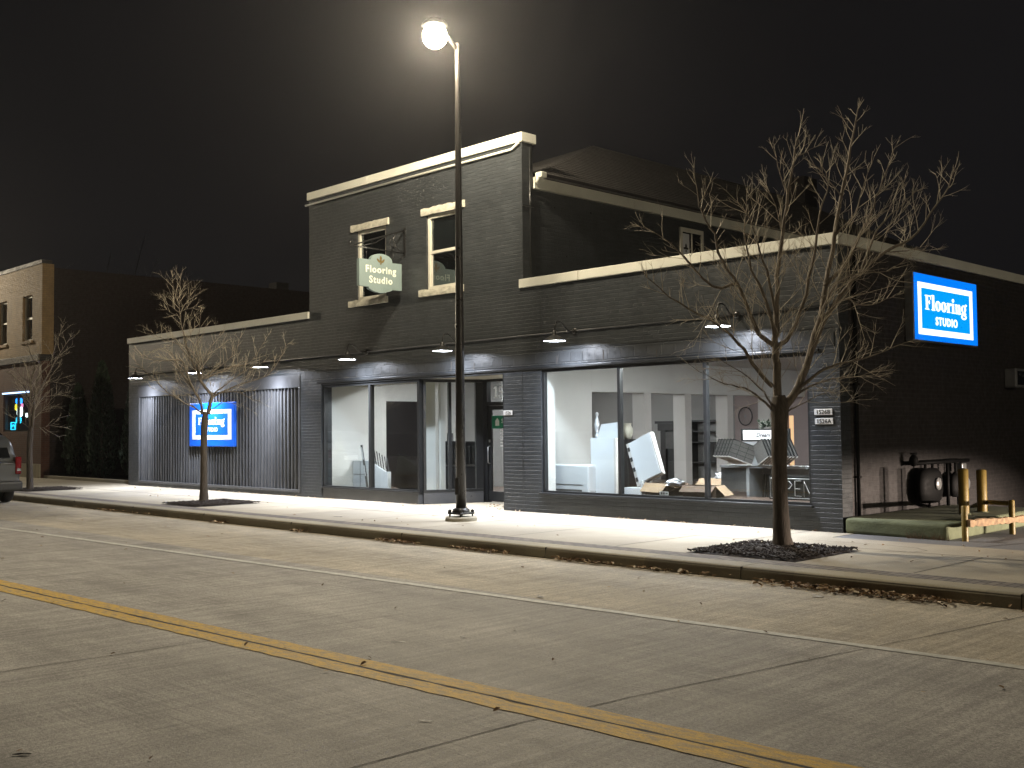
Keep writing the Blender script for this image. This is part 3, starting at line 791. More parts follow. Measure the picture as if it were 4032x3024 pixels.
for c, r in (((5.268, 5.70), (0.03, 0.07)), ((5.215, 5.66), (0.045, 0.025)), ((5.32, 5.66), (0.045, 0.025)), ((5.268, 5.60), (0.02, 0.03))):
    mb.prism([(c[0] + r[0] * math.cos(2 * PI * k / 12), c[1] + r[1] * math.sin(2 * PI * k / 12)) for k in range(12)], 'x', -14.7735, -14.7722 + 0.0006 * c[0])
mb.build('emblem', M_ink, ct)
mb = MB(); mb.box(-19.4, -18.7, 17.2, 18.0, 8.4, 9.9); mb.build('chimney', M_dark, shop)
# ---- showroom inside
mb = MB()
mb.box(-14.93, -14.602, 0.305, 1.77, 0.10, 2.99); mb.box(-14.93, -14.602, 1.772, 9.98, 2.33, 2.99)
mb.build('showroom_wall', M_room, shop)
mb = MB(); mb.box(-8.60, -8.45, 0.305, 9.98, 0.1, 2.99); mb.build('showroom_wall', M_room, shop)
mb = MB(); mb.box(-21.95, -21.62, 0.305, 1.95, 0.1, 2.68); mb.box(-22.04, -21.85, 1.96, 9.98, 0.1, 2.99); mb.build('showroom_wall', M_room, shop)
mb = MB(); mb.box(-22.0, -16.75, 10.0, 10.15, 0.1, 2.99); mb.build('showroom_back_wall', M_roomg, shop); mb = MB(); mb.box(-21.84, -20.2, 4.6, 4.75, 0.1, 2.98); mb.build('showroom_back_wall', M_roomg, shop)
mb = MB(); mb.box(-16.74, -15.17, 10.0, 10.15, 0.1, 2.99); mb.box(-14.95, -8.45, 10.0, 10.15, 0.1, 2.99); mb.box(-15.168, -14.952, 10.0, 10.15, 1.86, 2.99); mb.build('showroom_back_wall', M_pink, shop)
mb = MB(); mb.box(-15.4, -14.7, 10.5, 10.55, 0.1, 2.4); mb.build('back_room_glow', M_backlit, shop)  # glowing sheet in place of a lit room behind the opening
mb = MB(); mb.box(-22.0, -8.45, 0.305, 10.2, 3.0, 3.05); mb.build('showroom_ceiling', M_room, shop)
mb = MB(); mb.box(-22.0, -8.45, 1.6, 10.2, 0.03, 0.10); mb.box(-14.9, -8.6, 0.305, 1.598, 0.03, 0.36); mb.box(-21.6, -18.1, 0.165, 1.598, 0.03, 0.22); mb.build('showroom_floor', M_floor, shop)
for y in (3.46, 4.90, 6.54, 8.33):
    mb = MB(); mb.box(-14.93, -14.60, y, y + 0.23, 0.10, 2.328); mb.build('showroom_column', M_column, shop)
mb = MB(); mb.box(-18.95, -18.60, 1.0, 1.25, 0.10, 2.98); mb.build('showroom_column', M_room, shop)
mb = MB(); mb.box(-18.31, -18.24, 0.85, 0.98, 0.10, 2.66); mb.build('showroom_column', M_room, shop)
mb = MB(); mb.box(-21.84, -21.78, 1.98, 3.5, 0.1, 2.32); mb.build('dark_doorway', M_dark, shop)
for (x0, x1, y0, y1) in ((-12.3, -11.0, 1.2, 1.45), (-11.2, -9.9, 0.55, 0.8), (-11.75, -11.45, 7.4, 7.7), (-19.6, -18.3, 2.0, 2.3), (-17.2, -16.5, 3.0, 3.15), (-20.6, -19.3, 5.6, 5.9)):  # hidden ones light goods and header; one added behind the door lights its number
    mb = MB(); mb.box(x0, x1, y0, y1, 2.93, 2.995); fx = mb.build('ceiling_fixture', M_white, shop)
    mb = MB(); mb.box(x0 + 0.03, x1 - 0.03, y0 + 0.03, y1 - 0.03, 2.905, 2.929); mb.build('tube_lamp', M_tubelight, fx)

# ================================================================ SIGNS
SERIF = {
 'F': (0.86, [('r', .12, 0, .42, 1.45), ('r', 0, 0, .56, .10), ('r', 0, 1.35, .80, 1.45), ('p', [(.72, 1.45), (.84, 1.45), (.84, 1.05), (.78, 1.05)]), ('r', .42, .72, .62, .81), ('r', .58, .58, .66, .95)]),
 'l': (0.52, [('r', .12, 0, .40, 1.55), ('r', 0, 0, .52, .09), ('p', [(.12, 1.55), (0, 1.50), (0, 1.43), (.12, 1.43)])]),
 'o': (0.80, [('o', .40, .5, .40, .53, .115, .44)]),
 'r': (0.66, [('r', .12, 0, .40, 1.0), ('r', 0, 0, .52, .09), ('p', [(.12, 1.0), (0, .97), (0, .90), (.12, .90)]), ('p', [(.40, .70), (.40, .80), (.50, .98), (.62, 1.02), (.66, .98), (.56, .90)]), ('e', .60, .86, .11, .14)]),
 'i': (0.52, [('r', .12, 0, .40, 1.0), ('r', 0, 0, .52, .09), ('p', [(.12, 1.0), (0, .97), (0, .90), (.12, .90)]), ('e', .26, 1.32, .16, .18)]),
 'n': (0.90, [('r', .10, 0, .36, 1.0), ('r', 0, 0, .45, .09), ('p', [(.10, 1.0), (0, .97), (0, .90), (.10, .90)]), ('r', .52, 0, .80, .72), ('r', .46, 0, .90, .085), ('p', [(.36, .74), (.36, .86), (.48, .98), (.60, 1.02), (.72, .97), (.80, .82), (.80, .71), (.52, .71), (.50, .84), (.45, .86)])]),
 'g': (0.86, [('o', .38, .60, .36, .42, .12, .32), ('o', .40, -.22, .40, .30, .20, .13), ('p', [(.02, .10), (.20, .22), (.70, .20), (.78, .05), (.50, .10), (.20, .02)]), ('e', .74, 1.02, .13, .13)]),
}
def serif_text(mb, s, org, ux, uz, xh, width, base):
    tot = sum(SERIF[c][0] for c in s) + 0.03 * (len(s) - 1)
    sx = width / (tot * xh)
    X = Vector(ux) * sx; pen = 0
    for c in s:
        O = Vector(org) + X * (pen * xh)
        nrm = Vector(ux).cross(Vector(uz)); gl = SERIF[c][1]
        for i, q in enumerate(gl):
            M = Matrix((X, Vector(uz), nrm)).transposed().to_4x4(); M.translation = O
            dep = base + 0.0004 * (i + 1) + (0.0017 if s.index(c) % 2 else 0)
            if q[0] == 'r': mb.prism([(q[1] * xh, q[2] * xh), (q[3] * xh, q[2] * xh), (q[3] * xh, q[4] * xh), (q[1] * xh, q[4] * xh)], 'z', 0, dep, M)
            elif q[0] == 'p': mb.prism([(a * xh, b * xh) for a, b in q[1]], 'z', 0, dep, M)
            elif q[0] == 'e': mb.prism([((q[1] + q[3] * math.cos(2 * PI * k / 16)) * xh, (q[2] + q[4] * math.sin(2 * PI * k / 16)) * xh) for k in range(16)], 'z', 0, dep, M)
            else:
                mb.ring([((q[1] + q[3] * math.cos(2 * PI * k / 24)) * xh, (q[2] + q[4] * math.sin(2 * PI * k / 24)) * xh) for k in range(24)],
                        [((q[1] + q[5] * math.cos(2 * PI * k / 24)) * xh, (q[2] + q[6] * math.sin(2 * PI * k / 24)) * xh) for k in range(24)], 'z', 0, dep, M)
        pen += SERIF[c][0] + 0.03
# backlit box sign on the side wall (its face looks along +x)
t = empty('box_sign', (-8.12, 3.38, 3.5), 'glowing blue and white backlit sign box on the dark side wall', 'sign')
mb = MB(); mb.box(-8.118, -7.96, 2.14, 4.61, 2.96, 4.09, bev=0.02); mb.build('cabinet', M_metal, t)
SX = -7.958
mb = MB(); mb.box(SX, SX + 0.006, 2.16, 4.59, 2.98, 4.07); mb.build('sign_face', M_lit_blue, t)
mb = MB(); mb.box(SX + 0.007, SX + 0.009, 2.40, 4.27, 3.17, 3.84); mb.build('inner_panel', M_lit_cyan, t)
mb = MB(); mb.ring([(2.28, 3.07), (4.40, 3.07), (4.40, 3.93), (2.28, 3.93)], [(2.40, 3.17), (4.28, 3.17), (4.28, 3.84), (2.40, 3.84)], 'x', SX + 0.007, SX + 0.010); mb.build('border', M_lit_white, t)
mb = MB()
serif_text(mb, 'Flooring', (SX + 0.0095, 2.53, 3.49), (0, 1, 0), (0, 0, 1), 0.165, 1.62, 0.002)
text_mb(mb, 'STUDIO', 0.185, (SX + 0.0125, 3.335, 3.255), (0, 1, 0), (0, 0, 1), 0.004, 0.006, 0, 1.12, 'CENTER', 1.2)
mb.build('lettering', M_lit_white, t)
# unlit blue sign on the ribbed panel
t = empty('wall_sign', (-26.74, 0, 1.8), 'flat blue sign with a white frame on the grey ribbed panel behind the slim tree', 'sign')
mb = MB(); mb.box(-27.97, -25.51, -0.05, 0.012, 1.19, 2.385, bev=0.02); mb.build('sign_board', M_signblue, t)
mb = MB(); mb.ring([(-27.80, 1.38), (-25.67, 1.38), (-25.67, 2.19), (-27.80, 2.19)], [(-27.62, 1.50), (-25.86, 1.50), (-25.86, 2.08), (-27.62, 2.08)], 'y', -0.054, -0.0505); mb.build('border', M_signwhite, t)
mb = MB()
serif_text(mb, 'Flooring', (-27.46, -0.0505, 1.785), (1, 0, 0), (0, 0, 1), 0.135, 1.44, 0.002)
text_mb(mb, 'STUDIO', 0.15, (-26.74, -0.0535, 1.60), (1, 0, 0), (0, 0, 1), 0.004, 0.003, 0, 1.12, 'CENTER', 1.2)
mb.build('lettering', M_signwhite, t)
# hanging shop sign on its wrought bracket
t = empty('hanging_sign', (-18.4, 0, 5.2), 'sage green shaped hanging sign on a wrought iron bracket between the upstairs windows', 'sign')
HX = -18.4
prof = [(-1.25, 4.63), (-1.0, 4.62), (-1.0, 4.585)]
for k in range(0, 11):
    a = k / 10; prof.append((-1.0 + 0.62 * a, 4.585 - 0.075 * math.sin(PI * a)))
prof += [(-0.38, 4.60), (-0.12, 4.60), (-0.12, 5.18), (-0.38, 5.18)]
for k in range(0, 13):
    a = PI * k / 12; prof.append((-0.66 + 0.29 * math.cos(a), 5.20 + 0.15 * math.sin(a) ))
prof += [(-0.98, 5.20), (-1.25, 5.20)]
mb = MB(); mb.prism(prof, 'x', HX - 0.055, HX + 0.03); mb.build('sign_board', M_sage, t)
edge = MB()
mb = MB()
text_mb(mb, 'Flooring', 0.205, (HX + 0.032, -0.685, 4.935), (0, 1, 0), (0, 0, 1), 0.004, 0.005, 0, 1.0, 'CENTER', 1.18)
text_mb(mb, 'Studio', 0.205, (HX + 0.032, -0.685, 4.715), (0, 1, 0), (0, 0, 1), 0.004, 0.005, 0, 1.0, 'CENTER', 1.18)
mb.build('lettering', M_signlet, t)
mb = MB()
for i, (c, r, rot) in enumerate((((-0.685, 5.235), (0.028, 0.075), 0), ((-0.75, 5.20), (0.022, 0.055), 0.7), ((-0.62, 5.20), (0.022, 0.055), -0.7), ((-0.685, 5.155), (0.018, 0.045), 0), ((-0.685, 5.18), (0.06, 0.014), 0))):
    mb.prism([(c[0] + r[0] * math.cos(2 * PI * k / 14) * math.cos(rot) - r[1] * math.sin(2 * PI * k / 14) * math.sin(rot), c[1] + r[0] * math.cos(2 * PI * k / 14) * math.sin(rot) + r[1] * math.sin(2 * PI * k / 14) * math.cos(rot)) for k in range(14)], 'x', HX + 0.0301, HX + 0.033 + 0.0006 * i)
mb.build('emblem', M_gold, t)
mb = MB()
mb.box(HX - 0.03, HX + 0.03, -0.02, -0.001, 5.36, 6.0)
mb.tube([(HX, -0.01, 5.94), (HX, -1.38, 5.47), (HX, -1.44, 5.46), (HX, -1.47, 5.50), (HX, -1.44, 5.54), (HX, -1.41, 5.53)], 0.016, 6)
mb.tube([(HX, -0.01, 5.43), (HX, -1.38, 5.45)], 0.016, 6)
mb.tube([(HX, -0.02 - 0.30 * math.sin(a), 5.68 + 0.22 * math.cos(a)) for a in [PI * k / 14 for k in range(15)]], 0.012, 6)
mb.tube([(HX, -0.32 - 0.12 * math.sin(a) * (1 - a / 9), 5.62 + 0.12 * math.cos(a) * (1 - a / 9)) for a in [0.4 * k for k in range(16)]], 0.009, 6)
mb.tube([(HX, -0.45, 5.78), (HX, -0.8, 5.58), (HX, -1.2, 5.46)], 0.008, 6)
mb.build('bracket', M_black, t)
for y in (-1.04, -0.33):
    mb = MB(); mb.tube([(HX, y, 5.44), (HX, y, 5.19)], 0.008, 6); mb.build('hanger_rod', M_black, t)
# number plates
def number_plate(s, x0, x1, z0, z1, label):
    t = empty('number_plate', ((x0 + x1) / 2, 0, z0), label, 'number plate')
    mb = MB(); mb.box(x0, x1, -0.014, -0.001, z0, z1, bev=0.003, seg=1); mb.build('plate', M_plate, t)
    mb = MB(); text_mb(mb, s, (z1 - z0) * 1.0, ((x0 + x1) / 2, -0.0158, z0 + (z1 - z0) * 0.16), (1, 0, 0), (0, 0, 1), 0.003, 0.0006, 0, 0.98, 'CENTER', 1.05)
    mb.build('lettering', M_ink, t)
number_plate('1526B', -8.55, -8.25, 1.755, 1.845, 'small white plate reading 1526B at the right corner of the shop front')
number_plate('1526A', -8.54, -8.24, 1.615, 1.705, 'small white plate reading 1526A at the right corner of the shop front')
number_plate('1526', -15.345, -15.10, 1.86, 1.95, 'small white plate reading 1526 on the brick pier beside the shop door')

# ================================================================ BARN LAMPS
barn_light = bpy.data.lights.new('bulb_light', 'POINT'); barn_light.energy = BARN_W; barn_light.color = (0.84, 0.89, 1.0); barn_light.shadow_soft_size = 0.035
barn_light.use_nodes = True   # a reflector bulb: most of the light goes straight down
_bt = barn_light.node_tree; _btc = _bt.nodes.new('ShaderNodeTexCoord'); _bsp = _bt.nodes.new('ShaderNodeSeparateXYZ'); _bt.links.new(_btc.outputs['Normal'], _bsp.inputs[0])
_bt.links.new(mathn(_bt, 'ADD', 0.042, mathn(_bt, 'MULTIPLY', mathn(_bt, 'POWER', mathn(_bt, 'ABSOLUTE', _bsp.outputs[2]), 4.6), 0.95)), _bt.nodes['Emission'].inputs['Strength'])
def make_barn(x, zc, label):
    y = -0.55; zr = 3.17
    t = empty('barn_lamp', (x, 0, zc), label, 'wall lamp', 'gooseneck barn lamps along the shop front')
    mb = MB(); mb.lathe((0, 0, 0), [(0, 0.0), (0.06, 0.0), (0.06, 0.02), (0.025, 0.03), (0, 0.03)], 16, Matrix.Translation((x, -0.005, zc)) @ Matrix.Rotation(PI / 2, 4, 'X')); mb.ball((x, -0.05, zc), 0.022, 10); mb.build('wall_plate', M_black, t)
    pts = [(x, -0.03, zc), (x, -0.12, zc - 0.01), (x, -0.20, zc), (x, -0.27, zc + 0.055), (x, -0.34, zc + 0.125), (x, -0.42, zc + 0.155), (x, -0.50, zc + 0.135), (x, -0.54, zc + 0.07), (x, y, zr + 0.15)]
    mb = MB(); mb.tube(pts, 0.0125, 8); mb.ball((x, -0.5, zc + 0.14), 0.02, 8); mb.build('gooseneck', M_black, t)
    mb = MB()
    mb.lathe((x, y, zr), [(0.0, 0.20), (0.02, 0.20), (0.028, 0.185), (0.042, 0.175), (0.042, 0.125), (0.055, 0.105), (0.10, 0.085), (0.165, 0.042), (0.196, 0.012), (0.205, 0.004), (0.205, 0.0), (0.20, 0.0)], 28)
    sh = mb.build('shade', M_hood, t)
    mb = MB(); mb.lathe((x, y, zr), [(0.199, 0.001), (0.16, 0.038), (0.098, 0.079), (0.05, 0.099), (0.0, 0.101)], 28); mb.build('reflector', M_reflector, sh)
    mb = MB(); mb.ball((x, y, zr + 0.082), (0.016, 0.016, 0.014), 10); mb.build('bulb', M_bulb, sh)
    lo = bpy.data.objects.new('bulb_light', barn_light); C.objects.link(lo); lo.parent = t
    lo.location = (0, y, zr + 0.05 - zc)
    return t
BX = [-30.28, -26.73, -23.43, -19.80, -16.54, -13.43, -9.90]
BL = ['barn lamp over the far left end of the ribbed panel', 'barn lamp over the ribbed panel behind the slim tree', 'barn lamp over the right end of the ribbed panel',
      'barn lamp below the hanging sage green sign', 'barn lamp over the shop entry beside the street lamp pole', 'barn lamp over the left part of the large right window', 'barn lamp among the branches of the large right tree']
for x, l in zip(BX, BL): make_barn(x, 3.36 + (x + 20) * 0.003, 'black gooseneck ' + l)

# ================================================================ STREET LAMPS
def make_street_lamp(x, y, label):
    t = empty('street_lamp', (x, y, 0), label, 'street lamp', 'street lamps along the kerb')
    mb = MB(); mb.lathe((x, y, 0), [(0, 0.075), (0.25, 0.075), (0.275, 0.055), (0.28, -0.02)], 32, smooth=False); mb.build('concrete_footing', M_kerb, t)
    mb = MB()
    mb.box(x - 0.17, x + 0.17, y - 0.17, y + 0.17, 0.115, 0.15, bev=0.01)
    for sx in (-1, 1):
        for sy in (-1, 1):
            mb.tube([(x + sx * 0.14, y + sy * 0.14, 0.07), (x + sx * 0.14, y + sy * 0.14, 0.20)], 0.015, 6)
            mb.lathe((x + sx * 0.14, y + sy * 0.14, 0.148), [(0.032, 0), (0.032, 0.04), (0, 0.04)], 6, smooth=False)
    mb.lathe((x, y, 0.15), [(0.155, 0), (0.15, 0.05), (0.115, 0.07), (0.10, 0.075)], 20)
    mb.build('base_plate', M_pole, t)
    mb = MB(); mb.tube([(x, y, 0.15), (x, y, 2.0), (x, y, 4.0), (x, y, 6.0), (x, y, 8.0), (x, y, 8.42)], [0.092, 0.082, 0.070, 0.058, 0.045, 0.042], 24); mb.lathe((x, y, 8.42), [(0.046, 0), (0.046, 0.03), (0, 0.05)], 16)
    mb.build('pole', M_pole, t)
    mb = MB(); mb.box(x - 0.05, x + 0.05, y - 0.102, y - 0.07, 0.45, 0.75, bev=0.01); mb.build('hand_hole_cover', M_pole, t)
    mb = MB(); mb.tube([(x, y, 8.32), (x, y - 0.2, 8.50), (x, y - 0.36, 8.62), (x, y - 0.52, 8.68)], [0.03, 0.03, 0.028, 0.03], 10); mb.build('arm', M_pole, t)
    mb = MB(); mb.lathe((x, y - 0.52, 8.63), [(0, 0.14), (0.08, 0.13), (0.17, 0.09), (0.225, 0.03), (0.235, 0.0), (0, 0.0)], 28); hd = mb.build('lamp_head', M_hood, t)
    mb = MB(); q = []  # globe swells to the size of the lamp's glare
    for k in range(15):
        a = PI * (0.42 - 0.92 * k / 14); q.append((0.215 * math.cos(a), -0.175 + 0.215 * math.sin(a)))
    q[-1] = (0, -0.39)
    mb.lathe((x, y - 0.52, 8.625), q, 32); mb.build('globe', M_globe, hd)
    lo = bpy.data.objects.new('street_light', street_light); C.objects.link(lo); lo.parent = t; lo.location = (0, -0.52, 8.43)
    return t
# the luminaire throws more light outwards and to the street than straight down
street_light = bpy.data.lights.new('street_light', 'POINT'); street_light.energy = STREET_W; street_light.color = STREET_COL; street_light.shadow_soft_size = 0.15
street_light.use_nodes = True
_nt = street_light.node_tree; _em = _nt.nodes['Emission']
_tc = _nt.nodes.new('ShaderNodeTexCoord'); _sp = _nt.nodes.new('ShaderNodeSeparateXYZ'); _nt.links.new(_tc.outputs['Normal'], _sp.inputs[0])
_s2 = mathn(_nt, 'SUBTRACT', 1.0, mathn(_nt, 'MULTIPLY', _sp.outputs[2], _sp.outputs[2]))
_i = mathn(_nt, 'MULTIPLY', mathn(_nt, 'ADD', 0.26, mathn(_nt, 'MULTIPLY', _s2, 0.76)), mathn(_nt, 'ADD', 1.0, mathn(_nt, 'MULTIPLY', _sp.outputs[1], -0.55)))
_nt.links.new(_i, _em.inputs['Strength'])
lamp = make_street_lamp(-14.23, -2.13, 'tall dark street lamp with a glowing head on the sidewalk before the shop entry')
for x, l in ((-52.0, 'unseen street lamp added before the cream and red brick building'), (23.5, 'unseen street lamp added farther along beyond the lot')):  # more lamps of the row, out of view, added for their light
    o = copy_tree(lamp); o.location = (x, -2.13, 0); o['label'] = l

# ================================================================ TREES
RH = Vector((0.69860, 0.71552, 0)).normalized(); DH = Vector((-0.71552, 0.69860, 0)).normalized()
R_L = [[(-0.03,1.79),(-0.03,2.42),(-0.04,2.61),(-0.01,3.05),(0.01,3.6),(0.1,4.15),(0.17,4.71),(0.27,5.18),(0.35,5.54)],[(0.05,1.84),(0.25,2.12),(0.42,2.5),(0.57,2.99),(0.69,3.46),(0.83,4.15),(0.94,4.7),(1.06,5.2),(1.15,5.62),(1.26,6.01)],[(-0.09,2.12),(-0.27,2.34),(-0.43,2.62),(-0.67,2.89),(-0.94,3.09),(-1.26,3.28),(-1.62,3.59),(-1.7,3.7)],[(-0.07,2.67),(-0.26,2.83),(-0.41,3.19),(-0.52,3.5),(-0.73,3.8),(-0.81,4.16),(-0.97,4.44),(-1.05,4.78),(-1.07,5.06)],[(-0.09,1.79),(-0.27,1.96),(-0.49,2.1),(-0.76,2.15),(-1.01,2.27),(-1.25,2.42)],[(-0.1,1.83),(-0.22,2.04),(-0.43,2.23),(-0.73,2.43),(-0.87,2.48)],[(-0.01,2.64),(0.18,2.83),(0.38,3.32),(0.54,4.01),(0.6,4.43),(0.72,4.84),(0.56,5.07)],[(0.42,2.5),(0.62,2.96),(0.85,3.32),(1.16,3.65),(1.5,3.92),(1.83,4.08),(2.09,4.41),(2.35,4.77),(2.46,5.05)],[(0.66,3.46),(0.97,3.79),(1.2,4.2),(1.35,4.53),(1.49,4.89),(1.7,5.39)],[(0.19,2.01),(0.5,2.3),(0.78,2.41),(1.08,2.46),(1.49,2.62),(1.74,2.69)],[(0.16,1.95),(0.41,2.11),(0.72,2.22),(1.02,2.24),(1.35,2.32)],[(-0.52,3.5),(-0.85,3.47),(-1.23,3.89),(-1.47,4.12),(-1.8,4.31)],[(-0.01,3.05),(-0.13,3.52),(-0.24,3.88),(-0.39,4.3),(-0.55,4.55)],[(-0.04,2.78),(-0.19,3.33),(-0.35,3.66),(-0.45,4.16),(-0.38,4.71)],[(0.57,2.99),(0.91,3.29),(1.21,3.2),(1.51,3.28),(1.7,3.36)],[(1.16,3.65),(1.39,4.2),(1.71,4.53),(1.96,4.75)],[(0.11,1.79),(0.27,1.87),(0.55,2.0),(0.82,2.05)],[(0.1,4.15),(0.0,4.54),(-0.16,4.82)],[(0.94,4.7),(0.78,4.93),(0.67,5.18)],[(0.17,4.71),(0.06,5.07),(-0.01,5.38)],[(0.27,5.18),(0.43,5.26),(0.59,5.34)],[(0.83,4.15),(1.1,4.42),(1.27,4.86),(1.42,5.25)],[(1.5,3.92),(1.8,3.94),(2.16,4.02)],[(0.57,2.99),(0.74,3.43),(1.02,3.59),(1.41,3.62),(1.66,3.75)]]
L_L = [[(0.09,2.0),(0.15,2.3),(0.17,2.43),(-0.07,2.73),(-0.16,2.99),(-0.3,3.26),(-0.41,3.58),(-0.48,3.81),(-0.54,4.16),(-0.57,4.48),(-0.57,5.17)],[(-0.04,2.0),(-0.05,2.3),(-0.18,2.57),(-0.28,2.87),(-0.37,3.19),(-0.71,3.2),(-0.96,3.21),(-1.28,3.35)],[(-0.05,2.3),(-0.18,2.51),(-0.46,2.67),(-0.78,2.85),(-1.1,2.97)],[(0.0,1.98),(-0.23,2.17),(-0.46,2.3),(-0.69,2.44),(-0.87,2.63),(-1.07,2.86),(-1.3,3.09),(-1.46,3.3)],[(0.17,2.43),(0.41,2.61),(0.68,2.84),(0.95,3.04),(1.18,3.13),(1.55,3.33)],[(0.16,2.34),(0.27,2.43),(0.68,2.63),(1.14,2.79),(1.36,2.88),(1.59,3.15),(1.8,3.56),(1.91,3.63)],[(-0.03,2.82),(0.13,2.96),(0.41,3.18),(0.66,3.48),(0.77,3.89)],[(-0.03,2.8),(0.22,2.91),(0.64,3.09),(1.0,3.2),(1.23,3.59),(1.42,3.91)],[(0.0,3.19),(0.13,3.44),(0.29,3.73),(0.48,3.89)],[(-0.09,2.76),(-0.12,3.33),(-0.23,3.67),(-0.28,4.2)],[(-0.32,3.24),(-0.6,3.58),(-0.83,3.7),(-1.15,3.82),(-1.39,4.02)],[(0.13,2.07),(0.32,2.2),(0.45,2.27),(0.79,2.22),(1.11,2.04)],[(0.18,2.41),(0.68,2.52),(1.14,2.33),(1.46,2.19)],[(-0.57,4.48),(-0.69,4.8),(-0.74,5.17)],[(-0.55,4.48),(-0.39,4.61),(-0.26,4.93)],[(-0.56,4.34),(-0.83,4.53),(-1.02,4.73)],[(-0.56,4.25),(-0.78,4.36),(-0.94,4.48)],[(-0.55,4.36),(-0.35,4.44),(-0.17,4.48)],[(-0.09,2.8),(0.0,3.1),(-0.07,3.56),(0.0,3.9),(0.04,4.29)],[(-0.18,2.57),(-0.46,2.99),(-0.6,3.33),(-0.78,3.49),(-1.08,3.41)],[(-0.09,2.76),(-0.23,3.33),(-0.57,3.63),(-0.92,3.56)]]
T_L = [[(0.01,1.63),(-0.04,2.13),(-0.01,3.04),(0.08,3.49),(-0.1,4.04),(-0.25,4.5)],[(0.05,1.76),(0.18,2.58),(0.31,2.81),(0.67,3.4),(0.95,3.85),(1.35,4.44)],[(0.05,1.81),(0.09,2.22),(0.15,3.13),(0.49,3.58),(0.67,4.13),(0.87,4.77)],[(0.0,1.72),(-0.32,2.0),(-0.59,2.13)],[(0.03,1.9),(-0.28,2.81),(-0.6,3.14),(-0.87,3.37)],[(0.09,1.85),(0.41,1.76),(0.73,1.89),(0.91,2.07)],[(0.12,2.04),(0.32,2.22),(0.73,2.35)],[(0.23,2.58),(0.63,2.67),(1.13,2.75)],[(0.27,2.76),(0.63,3.03),(1.18,3.21)],[(0.04,2.58),(-0.19,3.5),(-0.47,3.77)],[(-0.01,3.04),(-0.33,3.22),(-0.74,3.78)],[(0.15,3.13),(0.26,3.67),(0.3,4.13)]]
def smooth_pts(P, n=3):
    out = []
    for i in range(len(P) - 1):
        p0, p1, p2, p3 = P[max(i - 1, 0)], P[i], P[i + 1], P[min(i + 2, len(P) - 1)]
        for k in range(n):
            t = k / n
            out.append(0.5 * ((2 * p1) + (p2 - p0) * t + (2 * p0 - 5 * p1 + 4 * p2 - p3) * t * t + (3 * p1 - p0 - 3 * p2 + p3) * t ** 3))
    out.append(P[-1])
    return out
